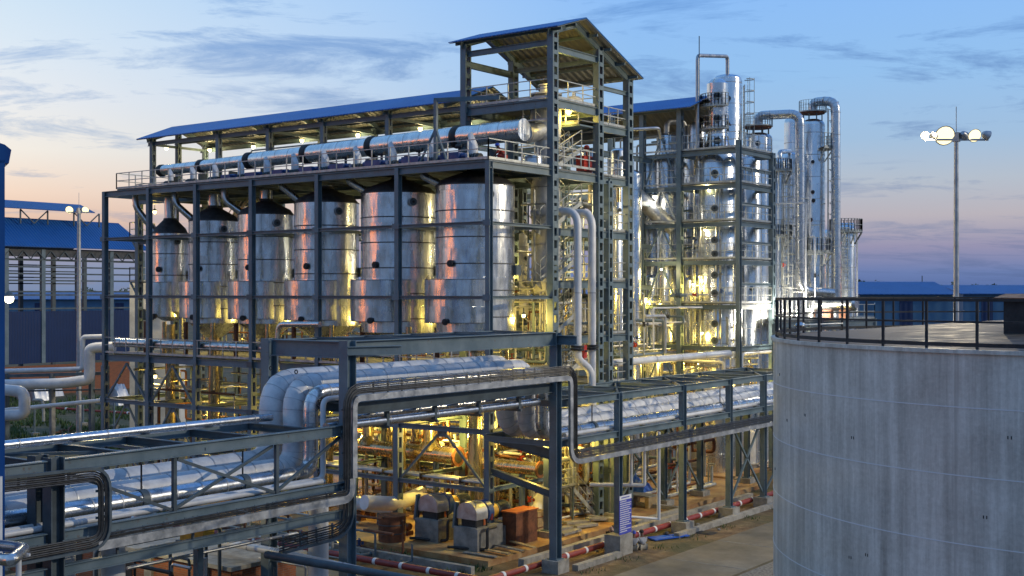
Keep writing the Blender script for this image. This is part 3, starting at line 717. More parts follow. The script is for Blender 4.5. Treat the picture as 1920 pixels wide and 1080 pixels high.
for i in range(10):
    x = -63.5 + i * 2.8; obj('saddle', M().box(x - .06, x + .06, DY - .3, DY + .3, DZ + .1, 19.3), STEEL_D, dt)
vs = thing('separator_vessel', 'tall grey-white upright separator rising through the tower deck beside the duct end', 'vessel', (-36.9, 52.6, DZ))
VC = (-37.3, 52.8, 0)
obj('shell', M().lathe(VC, [(.62, 12), (.75, 12.5), (.75, 18.2), (.62, 18.35), (.62, 19.9), (.80, 20.1), (.80, 21.7), (.70, 22.2), (.62, 22.3)], 32), CANVAS, vs)
obj('band', rings(M(), VC, [13, 14.5, 16, 17.5, 20.3, 21.4], .76, .03, .06, 32), DULL, vs)
obj('side_elbow', M().pipe([(-36.6, DY + .3, 20.0), (-37.3, 51.0, 20.1), VC[:2] + (20.6,)], .5, .8, 24), DULL, vs)
obj('top_flange', M().lathe(VC, [(.85, 22.3), (.85, 22.38), (.3, 22.4), (.3, 22.8), (.4, 22.8), (.4, 22.86)], 28), DULL, vs)
v2 = thing('dished_drum', 'low pale dished drum on the top deck of the stair tower', 'vessel', (-36.4, 54.4, 21.8))
obj('shell', M().lathe((-36.5, 54.2, 21.83), [(.55, 0), (.55, .25), (.5, .38), (.3, .5), (.08, .54), (.06, .75)], 28), CANVAS, v2)
# ---- hoods with motors along the deck
HP = [320, 362, 404, 452, 501, 553, 610, 670, 736, 813, 887]
HL = ['white sheet-metal hood on black motor, %s from the sunset end of the deck edge' % ORD[i] for i in range(11)]
for i, px in enumerate(HP):
    x = PXs(px, Y=47.2); s = .8 + .35 * i / 10; z0 = DZ + .1; y = 47.2
    t = thing('motor_hood', HL[i], 'motor hood', (x, y, z0), 'white hoods along the top deck')
    h = 1.0 * s; r = .21 * s
    m = M(); b0 = 0
    seg = 20
    for j in range(seg):
        a = 2 * math.pi * j / seg; m.v.append((x + r * math.cos(a), y + r * math.sin(a), z0 + .42))
    for j in range(seg):
        a = 2 * math.pi * j / seg; m.v.append((x + r * math.cos(a), y + r * math.sin(a), z0 + .42 + h * .62 - .32 * s * math.cos(a)))
    for j in range(seg): m.f.append((j, (j + 1) % seg, seg + (j + 1) % seg, seg + j))
    m.v.append((x - .05, y, z0 + .42 + h)); 
    for j in range(seg): m.f.append((seg + j, seg + (j + 1) % seg, 2 * seg))
    obj('hood', m, CANVAS, t)
    obj('motor', M().tube([(x - .45 * s, y - .12, z0 + .25), (x + .5 * s, y - .12, z0 + .25)], .2 * s, 16).box(x - .4 * s, x + .4 * s, y - .35, y + .2, z0, z0 + .12), BLACK, t)
    m = M()
    for q in range(6): m.tube([(x - .35 * s + q * .13 * s, y - .12, z0 + .25), (x - .31 * s + q * .13 * s, y - .12, z0 + .25)], .23 * s, 16)
    obj('cooling_fin', m, STEEL_D, t)
BL = [(430, 'small'), (476, 'squat'), (525, 'low'), (580, 'long'), (638, 'finned'), (705, 'broad'), (775, 'large'), (850, 'largest')]
for i, (px, wd) in enumerate(BL):
    x = PXs(px, Y=46.7); z0 = DZ + .1; s = .7 + i * .05
    t = thing('blue_gearbox', '%s dark blue gearbox at the deck edge, %s from the sunset end' % (wd, ORD[i]), 'gearbox', (x, 46.7, z0), 'blue gearboxes along the top deck')
    obj('casing', M().box(x - .55 * s, x + .55 * s, 46.4, 46.95, z0 + .1, z0 + .42 * s + .1), BLUEM, t)
    obj('shaft_cover', M().tube([(x - .85 * s, 46.65, z0 + .35), (x + .85 * s, 46.65, z0 + .35)], .13 * s, 14), BLUEM, t)
    obj('bedplate', M().box(x - .9 * s, x + .9 * s, 46.35, 47.0, z0, z0 + .09), BLACK, t)
    if i > 3: obj('valve', M().tube([(x + .3, 46.8, z0 + .4), (x + .3, 46.8, z0 + .95)], .07, 10).tube([(x + .12, 46.8, z0 + .85), (x + .48, 46.8, z0 + .85)], .11, 12), BLACK, t)
# pale drums behind the hoods
for i, px in enumerate((348, 388, 520, 700, 855, 1000)):
    x = PXs(px, Y=51.2); t = thing('deck_drum', 'short pale drum standing behind the hoods, %s from the sunset end' % ORD[i], 'drum', (x, 51.2, DZ + .1), 'pale drums on the top deck')
    obj('shell', M().lathe((x, 51.2, DZ + .1), [(.5, 0), (.5, .62), (.46, .7), (.2, .74), (.05, .75)], 24), CLAD if i % 2 else WHITE, t)
    obj('hoop', rings(M(), (x, 51.2, DZ + .1), [.12, .58], .5, .02, .04, 24), DULL, t)
# pipes under the canopy
t = thing('overhead_pipe', 'thin pipe run hung under the canopy above the duct', 'pipe', (-50, 50.6, 20.4))
obj('pipe', M().pipe([(-66, 52.6, 20.3), (-60, 52.6, 20.3), (-60, 52.8, 21.0), (-43, 52.8, 21.0)], .05, .1, 8), RAIL, t)
# ================================================================ big pipes of the rack
def bigpipe(name, label, cat, pts, r, m_, bend=None, seams=None, group=None, seg=28):
    t = thing(name, label, cat, pts[0], group); pp = fillet(pts, bend if bend else r * 2.4)
    obj('pipe', M().tube(pp, r, seg), m_, t)
    if seams:
        for a, b in zip([Vector(p) for p in pts[:-1]], [Vector(p) for p in pts[1:]]):
            L_ = (b - a).length; d_ = (b - a).normalized(); q = r * 2.6
            while q < L_ - r * 2.6:
                obj('joint_band', M().tube([a + d_ * q, a + d_ * (q + .05)], r + .012, seg), DULL, t); q += seams
        for p_, q_ in zip(pp[1:-1], pp[2:]):
            if (q_ - p_).length < r * 1.6: obj('elbow_band', M().tube([p_, p_ + (q_ - p_).normalized() * .025], r + .006, seg), DULL, t)
    return t
YU, YD = 30.7, 44.7
def run(x, r, zl, zh, y0=8, y1=73): return [(x, y0, zl + r), (x, YU, zl + r), (x, YU, zh), (x, YD, zh), (x, YD, zl + r), (x, y1, zl + r)]
P1 = bigpipe('insulated_main', 'thickest white-clad pipe bending up over the portal, farthest from the road', 'insulated pipe', run(-33.75, .5, 5.42, 8.75), .5, CANVAS, 1.0, 1.15)
P2 = bigpipe('insulated_main', 'second white-clad pipe bending up over the portal, beside the thickest one', 'insulated pipe', run(-32.65, .4, 5.42, 8.7), .4, CANVAS, .85, 1.15)
P3 = bigpipe('silver_main', 'silver-clad pipe with tight bend nearest the left portal leg', 'insulated pipe', run(-31.8, .28, 5.42, 8.5), .28, CLAD, .65, 1.0)
P4 = bigpipe('white_line', 'thin white pipe bending up beside the silver-clad one at the portal', 'pipe', run(-31.2, .1, 5.42, 8.3), .1, WHITE, .3)
P5 = bigpipe('white_line', 'thin white pipe lying lowest along the outer side of the near rack', 'pipe', [(-30.85, 8, 5.52), (-30.85, 30.4, 5.52)], .09, WHITE)
P6 = bigpipe('white_line', 'twin thin white pipe on the outer lower edge of the rack towards the tank', 'pipe', [(-30.85, 45.1, 5.76), (-30.85, 73, 5.76)], .1, WHITE)
# valve stems standing on the silver pipe
for px, X, z in ((1110, -31.8, 5.98), (1350, -31.8, 5.98), (455, -31.8, 5.98), (265, -31.8, 5.98)):
    y = PXs(px, X=X)
    t = thing('pipe_hook', 'small black hook clamp on the silver pipe, %s' % {1110: 'just right of the portal', 1350: 'near the storage tank', 455: 'near the left portal leg', 265: 'in the cross-braced bay'}[px], 'pipe clamp', (X, y, z))
    obj('saddle', M().tube([(X, y - .12, z - .28), (X, y + .12, z - .28)], .31, 20), STEEL_D, t); obj('stem', M().bar((X, y, z), (X, y, z + .8), .04, .04), BLACK, t)
for i, (x, y, z) in enumerate(((-33.75, YU - .1, 9.2), (-32.65, YU + .1, 9.1), (-33.75, 44.6, 9.25))):
    t = thing('lifting_lug', 'small black ring lug on the %s' % ['bend of the thickest white pipe', 'bend of the second white pipe', 'far bend of the white pipes at the portal'][i], 'lug', (x, y, z))
    obj('ring', M().tube([(x + .07 * math.cos(a * .5), y, z + .1 + .07 * math.sin(a * .5)) for a in range(14)], .02, 6), BLACK, t)
bigpipe('top_silver_pipe', 'silver pipe lying on top of the near rack', 'pipe', [(-33.3, 8, 7.6), (-33.3, 30.2, 7.6)], .14, CLAD, None, 3.0, seg=20)
bigpipe('hung_pipe', 'silver pipe hung beneath the portal beam, the thicker of two', 'pipe', [(-30.95, 30.6, 7.35), (-30.95, 43.2, 7.35)], .17, CLAD, None, 2.7, seg=20)
bigpipe('hung_pipe', 'thinner silver pipe hung beneath the portal beam', 'pipe', [(-31.7, 30.6, 7.5), (-31.7, 43.2, 7.5)], .1, CLAD, None, 2.7, seg=16)
# upright white pair before the tower
for i, (px, X) in enumerate(((1083, -34.7), (1110, -34.7))):
    y = PXs(px, X=X)
    pts = [(-37.5, y, 16.15), (X, y, 16.15), (X, y, 9.2)]
    t = thing('white_riser', 'tall white pipe before the stair tower, %s' % ('with an S-bend at its foot' if i == 0 else 'straight to its foot'), 'pipe', (X, y, 9), 'tall white pipes before the stair tower')
    obj('upper_pipe', M().pipe(pts, .2, .75, 20), WHITE, t)
    obj('flange', M().tube([(X, y, 9.12), (X, y, 9.22)], .34, 20).tube([(X, y, 9.28), (X, y, 9.38)], .34, 20), BLACK, t)
    if i == 0: lp = [(X, y, 9.3), (X, y, 8.7), (X + .2, y + .95, 8.1), (X + .25, y + 1.0, 6.2)]
    else: lp = [(X, y, 9.3), (X, y, 6.6)]
    obj('lower_pipe', M().pipe(lp, .2, .5, 20), WHITE, t)
    obj('joint', M().tube([(X, y, 12.0), (X, y, 12.06)], .215, 20), DULL, t)
p = at(1096, 658, X=-34.6); t = thing('red_valve', 'bright red valve handle between the two tall white pipes', 'valve', p)
obj('plate', M().box(p.x - .05, p.x + .05, p.y - .14, p.y + .14, p.z - .35, p.z + .3), RED, t)
obj('stem', M().tube([(p.x - .3, p.y, p.z), (p.x + .2, p.y, p.z)], .05, 10), STEEL_D, t)
bigpipe('white_header', 'pale horizontal pipe running behind the rack at the foot of the white risers', 'pipe', [(-36.5, 50, 8.15), (-36.5, 72, 8.15)], .22, WHITE, None, 3)
# ================================================================ distillation frame
BX1 = -36.2; BY0, BY1 = 72.8, 77.8
BXs = [PXs(1385, Y=BY0), PXs(1275, Y=BY0), PXs(1205, Y=BY0), PXs(1150, Y=BY0)]
db = thing('distillation_gantry', 'multi-storey steel frame with railed landings round the shining distillation towers', 'steel structure', (-40, 75, 0))
tops = [21.9, 24.3, 24.1, 22]
for i, x in enumerate(BXs):
    for j, y in enumerate((BY0, BY1)):
        obj('column', M().laced(x, y, .2, tops[i] + (-.4 if j else 0), .3, .38, .8) if (i, j) != (0, 0) else M().ibeam((x, y, .2), (x, y, 21.9), .3, .3, .03), STEEL, db)
LV = [21.2, 18.95, 16.5, 14.0, 11.1, 8.4]
for li, z in enumerate(LV):
    for y in (BY0, BY1): obj('beam', M().ibeam((BXs[3], y, z), (BXs[0], y, z), .18, .28), STEEL, db)
    for x in (BXs[0], BXs[1], BXs[2]): obj('side_beam', M().ibeam((x, BY0 + .2, z), (x, BY1 - .2, z), .2, .3), STEEL, db)
    if li < 5:
        m = M().box(BXs[1], BXs[0], BY0, BY0 + .55, z + .2, z + .26).box(BXs[0] - .55, BXs[0], BY0 + .55, BY1, z + .2, z + .26)
        obj('landing', m, GRATE, db)
        obj('railing', railing(M(), [(BXs[1] + .2, BY0 - .05, z + .26), (BXs[0] + .05, BY0 - .05, z + .26), (BXs[0] + .05, BY1 - .2, z + .26)], 1.0, 1.0, .045), RAIL, db)
        obj('railing', railing(M(), [(BXs[3], BY0 - .05, z + .26), (BXs[1] - .2, BY0 - .05, z + .26)], 1.0, 1.2, .04), RAIL, db)
for z in (20.1, 17.8, 15.3, 12.6): obj('side_beam', M().ibeam((BXs[0], BY0 + .2, z), (BXs[0], BY1 - .2, z), .15, .2), STEEL, db)
for z0, z1 in ((19.2, 22.5), (16.7, 19.0), (14.2, 16.4), (11.3, 13.9), (8.6, 11.0), (5.5, 8.2)):
    xm = (BXs[1] + BXs[2]) / 2; m = M()
    m.bar((xm, BY0, z1), (BXs[2] + .2, BY0, z0), .09, .09); m.bar((xm, BY0, z1), (BXs[1] - .2, BY0, z0), .09, .09); m.box(xm - .25, xm + .25, BY0 - .02, BY0 + .02, z1 - .2, z1 + .12)
    obj('brace', m, RAIL if z0 == 16.7 else STEEL, db)
# blue mono-pitch canopy at the back
cx0, cx1 = BXs[3] - 8, PXs(1296, Y=BY0 - .6)
obj('canopy_roof', M().slab([(cx0, BY0 - .8, 24.2), (cx1, BY0 - .8, 24.2), (cx1, BY0 + 2.2, 25.3), (cx0, BY0 + 2.2, 25.3)], (0, 0, .05)).slab([(cx0, BY0 + 2.2, 25.305), (cx1, BY0 + 2.2, 25.305), (cx1, BY1 + .8, 23.3), (cx0, BY1 + .8, 23.3)], (0, 0, .05)), ROOF_X, db)
obj('soffit', M().slab([(cx0, BY0 - .78, 24.16), (cx1 - .02, BY0 - .78, 24.16), (cx1 - .02, BY0 + 2.2, 25.24), (cx0, BY0 + 2.2, 25.24)], (0, 0, .03)).slab([(cx0, BY0 + 2.2, 25.25), (cx1 - .02, BY0 + 2.2, 25.25), (cx1 - .02, BY1 + .78, 23.26), (cx0, BY1 + .78, 23.26)], (0, 0, .03)), UNDER_X, db)
m = M()
for y, z in ((BY0, 24.25), (BY0 + 2.2, 25.0), (BY1, 23.4)): m.ibeam((cx0 + .2, y, z), (cx1 - .1, y, z), .12, .22)
obj('canopy_beam', m, STEEL, db)
# link bays towards the tower
lk = thing('link_gantry', 'slender steel frame standing behind the stair tower and evaporators', 'steel structure', (-38, 65, 0))
for y in (62.5, 67.6):
    for x in (-42.6, -47): obj('column', M().laced(x, y, .2, 22.2 if y < 63 else 23.4, .3, .38, .8), STEEL, lk)
for z in (20.9, 18.0, 15.1, 12.4, 9.6, 8.2):
    for x in (-42.6, -47): obj('beam', M().ibeam((x, 58.4, z), (x, 72.6, z), .18, .34), STEEL, lk)
    for y in (62.5, 67.6): obj('cross_beam', M().ibeam((-46.8, y, z), (-42.8, y, z), .16, .26), STEEL, lk)
    if z > 9: obj('railing', railing(M(), [(-47, 62.4, z + .2), (-42.6, 62.4, z + .2)], .95, 1.1, .04), RAIL, lk)
    if z > 9: obj('walkway', M().box(-46.8, -42.8, 62.6, 64.0, z + .14, z + .2), GRATE, lk)
# ================================================================ towers and vessels
def column(name, label, c, prof, bands=1.5, mt=None, group=None, seg=40):
    t = thing(name, label, 'distillation tower' if 'tower' in name else 'vessel', (c[0], c[1], prof[0][1]), group)
    obj('shell', M().lathe((c[0], c[1], 0), prof, seg), mt or STAIN, t)
    z = prof[0][1] + 1; zs = []
    rmax = max(p[0] for p in prof)
    while z < prof[-1][1] - .6:
        for (a, b) in zip(prof[:-1], prof[1:]):
            if a[1] <= z <= b[1] and abs(a[0] - b[0]) < 1e-6: zs.append((z, a[0])); break
        z += bands
    for z, r in zs: obj('seam', rings(M(), (c[0], c[1], 0), [z], r, .014, .04, seg), DULL, t)
    return t
def platform(t, c, z, r0, r1, a0=0, a1=360, rail=1.0, brackets=True, th=.045):
    m = M(); n = max(8, int((a1 - a0) / 12)); b = 0
    A = [math.radians(a0 + (a1 - a0) * i / n) for i in range(n + 1)]
    for a in A:
        for r, zz in ((r0, z), (r1, z), (r1, z + .08), (r0, z + .08)): m.v.append((c[0] + r * math.cos(a), c[1] + r * math.sin(a), zz))
    for i in range(n):
        for j in range(4):
            j2 = (j + 1) % 4; m.f.append((4 * i + j, 4 * i + j2, 4 * i + 4 + j2, 4 * i + 4 + j))
    o = obj('platform', m, RAIL, t)
    pts = [(c[0] + (r1 - .03) * math.cos(a), c[1] + (r1 - .03) * math.sin(a), z + .08) for a in A]
    obj('railing', railing(M(), pts, rail, .8, th, th > .03), RAIL, t)
    if brackets:
        m = M()
        for a in A[::3]: m.bar((c[0] + r1 * math.cos(a), c[1] + r1 * math.sin(a), z), (c[0] + r0 * math.cos(a), c[1] + r0 * math.sin(a), z - .9), .07, .07)
        obj('bracket', m, RAIL, t)
def ladder(t, c, r, ang, z0, z1, cage=True):
    a = math.radians(ang); d = Vector((math.cos(a), math.sin(a), 0)); s = Vector((-d.y, d.x, 0)) * .22
    p = Vector((c[0], c[1], 0)) + d * (r + .18); m = M(); zv = Vector((0, 0, 1))
    for sg in (-1, 1): m.bar(p + s * sg + zv * z0, p + s * sg + zv * z1, .05, .05)
    z = z0
    while z < z1: m.bar(p - s + zv * z, p + s + zv * z, .035, .035); z += .3
    obj('ladder', m, RAIL, t)
    if cage:
        m = M(); z = z0 + 2; q = p + d * .35
        hoops = []
        for kk in range(9):
            an = math.pi * (kk / 8 - .5); hoops.append(p + d * (.1 + .62 * math.cos(an)) + s.normalized() * .38 * math.sin(an))
        while z < z1 + .6:
            for u, v in zip(hoops[:-1], hoops[1:]): m.bar(u + zv * z, v + zv * z, .03, .06)
            z += .8
        for kk in (1, 4, 7): m.bar(hoops[kk] + zv * (z0 + 2), hoops[kk] + zv * (z1 + .5), .03, .03)
        obj('safety_cage', m, RAIL, t)
def cen(px, D): v = at(px, CY, D=D); return (v.x, v.y, 0)
def zz(py, D): return H - (py - CY) / F * D
cA = cen(1364, 87); cB = cen(1345, 83)
def dome(r, z, h=.45): return [(r, z), (r * .96, z + h * .35), (r * .8, z + h * .7), (r * .5, z + h * .92), (.15, z + h)]
tA = column('distillation_tower', 'tallest shining distillation tower, bluish, topped by a looping vent pipe', cA, [(1.2, .2), (1.2, 21.2), (1.0, 22.0), (1.0, 26.9)] + dome(1.0, 26.92, .4)[1:])
ladder(tA, cA, .98, math.degrees(math.atan2(S * 1, C * 1)) - 0, 21, 26.6)
manhole(tA, cA, TOCAM(*cA[:2]) + .05, .98, 25.5, .2)
tB = column('distillation_tower', 'broad tray tower with a vertical line of round manholes behind the landings', cB, [(1.30, .2), (1.30, 20.8), (1.0, 21.6), (.72, 22.2), (.62, 22.7), (.62, 23.9), (.70, 24.7), (.70, 26.0), (.4, 26.3)])
for z in (25.1, 23.6, 22.1): manhole(tB, cB, TOCAM(*cB[:2]) - .0, .68, z, .27)
for z in (20.3, 18.0, 17.1, 15.9, 15.0, 13.6, 12.4, 10.4, 9.3): manhole(tB, cB, TOCAM(*cB[:2]) - .12, 1.30, z - .4, .26)
for z in (24.4, 22.9, 21.5): platform(tB, cB, z, .66, 1.15, math.degrees(TOCAM(*cB[:2])) - 130, math.degrees(TOCAM(*cB[:2])) + 40, .8, False)
# loop pipe of the tallest tower
v0 = at(1308, CY, D=82.5); top = zz(104, 82.5)
bigpipe('vent_loop', 'slim grey looping pipe rising from the frame to the highest tower top', 'pipe', [(v0.x, v0.y, 20.9), (v0.x, v0.y, top), (cA[0], cA[1], top + .8), (cA[0], cA[1], 27.2)], .13, DULL, .35, None, seg=14)
t = thing('lightning_rod', 'thin lightning rod beside the highest tower top', 'lightning rod', (v0.x + .1, v0.y, 24)); obj('rod', M().tube([(v0.x + .12, v0.y, 23), (v0.x + .12, v0.y, zz(68, 82.5))], .03, 6), BLACK, t)
# dome tower, tall tower and their goosenecks
cC = cen(1421, 88)
tC = column('dome_tower', 'domed silver tower behind the railed landings with dark flanged top', cC, [(1.02, .2), (1.02, zz(262, 88))] + dome(1.02, zz(262, 88), .5)[1:], 1.5)
obj('top_flange', M().lathe((cC[0], cC[1], 0), [(.95, zz(241, 88)), (.95, zz(236, 88))], 28), RUST, tC)
m = M()
for kk in range(8):
    a = kk * math.pi / 4; m.bar((cC[0] + .8 * math.cos(a), cC[1] + .8 * math.sin(a), zz(262, 88)), (cC[0] + .8 * math.cos(a), cC[1] + .8 * math.sin(a), zz(241, 88)), .06, .06)
obj('stay', m, STEEL_D, tC)
manhole(tC, cC, TOCAM(*cC[:2]), .98, zz(272, 88), .2); manhole(tC, cC, TOCAM(*cC[:2]) + .1, .98, zz(543, 88), .18, BLACK)
platform(tC, cC, zz(238, 88), .3, 1.05, 0, 360, .8, False, .022)
gp = at(1500, CY, D=87); tz = zz(213, 87)
bigpipe('gooseneck_pipe', 'thick silver gooseneck pipe from the domed tower, the lower of two', 'gooseneck pipe', [(cC[0] - .0, cC[1], zz(240, 88)), (cC[0], cC[1], tz), (gp.x, gp.y, tz), (gp.x, gp.y, 12.2), (gp.x + 1.6, gp.y + 2.0, 12.0)], .32, CLAD, .75, 1.6)
cD = cen(1524, 90); zt = zz(236, 90)
tD = column('tall_tower', 'tall silver tower with two ring platforms nearest the floodlight mast', cD, [(.86, .2), (.86, zt)] + dome(.86, zt, .5)[1:], 1.6)
obj('top_flange', M().lathe((cD[0], cD[1], 0), [(.85, zz(214, 90)), (.85, zz(209, 90))], 28), RUST, tD)
m = M()
for kk in range(8):
    a = kk * math.pi / 4; m.bar((cD[0] + .7 * math.cos(a), cD[1] + .7 * math.sin(a), zt), (cD[0] + .7 * math.cos(a), cD[1] + .7 * math.sin(a), zz(214, 90)), .06, .06)
obj('stay', m, STEEL_D, tD)
platform(tD, cD, zz(211, 90), .3, 1.0, 0, 360, .75, False, .022)
rd = -math.degrees(0) + math.degrees(math.atan2(S, C))
platform(tD, cD, zz(281, 90), .86, 1.5, rd - 70, rd + 60); platform(tD, cD, zz(475, 90), .86, 1.55, rd - 130, rd + 60)
ladder(tD, cD, .9, rd - 20, zz(475, 90), zz(281, 90)); ladder(tD, cD, .9, rd - 20, zz(281, 90), zz(205, 90)); ladder(tD, cD, .9, rd - 20, 8, zz(475, 90))
for py_, q in ((306, 0), (362, 0), (378, .05), (413, -.15), (541, -.3)): manhole(tD, cD, TOCAM(*cD[:2]) + q, .86, zz(py_, 90), .14, RUST if py_ > 306 else DULL)
gp = at(1567, CY, D=89); tz = zz(188, 89)
bigpipe('gooseneck_pipe', 'thick silver gooseneck pipe from the tall tower, the higher of two', 'gooseneck pipe', [(cD[0], cD[1], zz(212, 90)), (cD[0], cD[1], tz), (gp.x, gp.y, tz), (gp.x, gp.y, 6)], .33, CLAD, .8, 1.6)
cE = cen(1490, 96); zt = zz(232, 96)
tE = column('rear_tower', 'bluish silver tower standing behind the lower gooseneck pipe', cE, [(.8, .2), (.8, zt)] + dome(.8, zt, .6)[1:], 1.6)
manhole(tE, cE, TOCAM(*cE[:2]) + .2, .8, zz(239, 96), .2)
cF = cen(1462, 88); zt = zz(305, 88)
tF = column('slim_tower', 'slim silver tower with small ring platforms beside the open landings', cF, [(.42, .2), (.42, zt)] + dome(.42, zt, .3)[1:], 1.6)
for py_ in (322, 445): platform(tF, cF, zz(py_, 88), .42, .85, 0, 360, .8)
ladder(tF, cF, .42, rd - 60, 8, zz(330, 88))
cG = cen(1482, 92); tG = column('squat_tower', 'middling silver tower with rounded blue-grey head behind the slim one', cG, [(.72, .2), (.72, zz(298, 92))] + dome(.72, zz(298, 92), .5)[1:], 1.6)
bigpipe('vapour_bend', 'small silver bend over the heads of the slim and middling towers', 'pipe', [(cF[0], cF[1], zz(305, 88)), (cF[0], cF[1], zz(285, 88)), (cG[0], cG[1], zz(283, 92)), (cG[0], cG[1], zz(298, 92))], .17, CLAD, .4)
cHh = cen(1586, 96)
tH = column('short_tower', 'shorter silver tower with railed head platform, rightmost of the towers', cHh, [(.72, .2), (.72, zz(432, 96))] + dome(.72, zz(432, 96), .4)[1:], 1.6)
platform(tH, cHh, zz(436, 96), .72, 1.25, 0, 360, .95); ladder(tH, cHh, .72, rd - 110, 7, zz(430, 96))
hp = at(1607, CY, D=95.5)
t = thing('white_post', 'slender white post under the edge of the rightmost tower platform', 'post', (hp.x, hp.y, 0)); obj('post', M().tube([(hp.x, hp.y, 0), (hp.x, hp.y, zz(436, 96))], .07, 10), WHITE, t)
t = thing('head_drum', 'blue-grey horizontal drum on the rightmost tower platform', 'drum', (cHh[0] + .2, cHh[1], zz(434, 96)))
q = at(1572, 428, D=96.5); q2 = at(1602, 428, D=96)
obj('shell', M().tube([q, q.lerp(q2, .06), q.lerp(q2, .94), q2], [.25, .42, .42, .25], 24), CLAD, t)
for px_, D_, r_, py_, lb in ((1440, 90, .8, 325, 'plain silver tower filling in behind the open right-hand landings'), (1398, 90, 1.0, 285, 'wide plain silver tower behind the dome tower'), (1553, 99, .5, 440, 'small silver tower between the high gooseneck and the rightmost tower'),
        (1300, 88, .7, 300, 'pale silver tower half seen left of the manhole tower'), (1222, 86, .75, 310, 'silver tower rising behind the braced bay'), (1186, 82, .6, 330, 'silver tower just left of the braced bay column')):
    c_ = cen(px_, D_); column('backing_tower', lb, c_, [(r_, .2), (r_, zz(py_, D_))] + dome(r_, zz(py_, D_), .4)[1:], 1.6)
cI = cen(1404, 85.5)
tI = column('polished_tower', 'polished tower blazing white behind the front landings', cI, [(.88, .2), (.88, zz(300, 85))] + dome(.88, zz(300, 85), .3)[1:], 1.4)
manhole(tI, cI, TOCAM(*cI[:2]) + .2, .88, zz(541, 85), .14, BLACK)
# horizontal exchanger above the tank railing
a_ = at(1530, 570, D=86); b_ = at(1606, 570, D=84)
t = thing('heat_exchanger', 'blue-lit horizontal silver drum seen through the black tank railing', 'heat exchanger', a_)
obj('shell', M().tube([a_, a_.lerp(b_, .05), a_.lerp(b_, .95), b_], [.3, .48, .48, .3], 28), CLAD, t)
m = M()
for f_ in (.3, .7):
    q = a_.lerp(b_, f_); m.box(q.x - .3, q.x + .3, q.y - .2, q.y + .2, 10.2, q.z - .35)
obj('saddle', m, RUST, t)
m = M(); q = at(1527, 575, D=86); m.pipe([at(1527, 563, D=86), at(1520, 600, D=86), at(1518, 640, D=86)], .3, .5, 20); obj('nozzle', m, CLAD, t)
# platform carrying those, at camera height
pf = thing('tower_base_platform', 'grey steel platform with white railing at the feet of the rear towers', 'platform', (-30, 85, 9.8))
qa, qb, qc, qd = at(1452, 575, D=82), at(1640, 575, D=88), at(1640, 575, D=100), at(1452, 575, D=100)
for q in (qa, qb, qc, qd): q.z = 10.1
obj('deck', M().slab([qa, qb, qc, qd], (0, 0, .12)), GRATE, pf)
obj('fascia', M().ibeam(qa - Vector((0, 0, .2)), qb - Vector((0, 0, .2)), .15, .35), STEEL, pf)
obj('railing', railing(M(), [qd + Vector((0, 0, .12)), qa + Vector((0, 0, .12)), qb + Vector((0, 0, .12)), qc + Vector((0, 0, .12))], 1.0, 1.1, .045), RAIL, pf)
m = M()
for q in (qa, qa.lerp(qb, .33), qa.lerp(qb, .66), qb, qc): m.bar((q.x, q.y, 0), (q.x, q.y, 10), .25, .25)
obj('post', m, STEEL, pf)
# smaller vessels between the tower and the distillation block
def vessel(lbl, px, D, py0, py1, wpx, name='process_vessel', mt=None, cone=True, band=None):
    c = cen(px, D); r = wpx / 2 / F * D; zb, zt = zz(py1, D), zz(py0, D)
    pr = ([(r * .3, zb - r * .7)] if cone else []) + [(r, zb), (r, zt)] + dome(r, zt, r * .4)[1:]
    t = column(name, lbl, c, pr, 1.3, mt)
    if zb > 2 and cone: obj('outlet', M().tube([(c[0], c[1], zb - r * .6), (c[0], c[1], zb - r * .6 - 1.2)], max(.08, r * .3), 14), BRASS, t)
    manhole(t, c, TOCAM(*c[:2]) + .3, r, (zt * .7 + zb * .3), .13)
    return t
vessel('silver vessel with dark band, left of the big manhole tower', 1250, 84.5, 258, 416, 38, cone=False)
vessel('lower silver vessel below the banded one in the braced bay', 1250, 84.4, 432, 640, 36, cone=False)
vessel('short silver drum hanging by the blue canopy edge', 1306, 84.5, 236, 285, 34)
vessel('small white-lit knockout pot below the short silver drum', 1311, 84.5, 320, 353, 14, mt=CLAD)
vessel('bright yellow-lit vessel behind the front landings at lower height', 1300, 84, 527, 642, 34, cone=False)
vessel('yellow-lit vessel left of the braced bay', 1222, 85, 522, 640, 32, cone=False)
vessel('slim silver vessel rising between the stair tower and braced bay', 1157, 72, 290, 640, 22, cone=False)
vessel('upper silver pot behind the stair tower rail', 1160, 70, 285, 330, 30)
vessel('tall dim silver tube just left of the braced bay', 1180, 76, 300, 640, 18, cone=False)
vessel('grey vessel behind the corner post of the tower', 1015, 68, 345, 410, 40, mt=CANVAS)
vessel('pale vertical exchanger glowing yellow behind the lamp', 1012, 70, 490, 600, 30, mt=CANVAS)
vessel('slender pale vessel right of the widest evaporator', 982, 66, 440, 590, 18, mt=WHITE, cone=False)
vessel('yellow-lit pot in the stair tower base', 1135, 74, 540, 620, 34)
vessel('yellow-lit pot glowing in the middle of the stair tower', 1068, 72, 525, 600, 20)
vessel('bluish vessel behind the stair flight high in the tower', 1108, 68, 285, 330, 36)
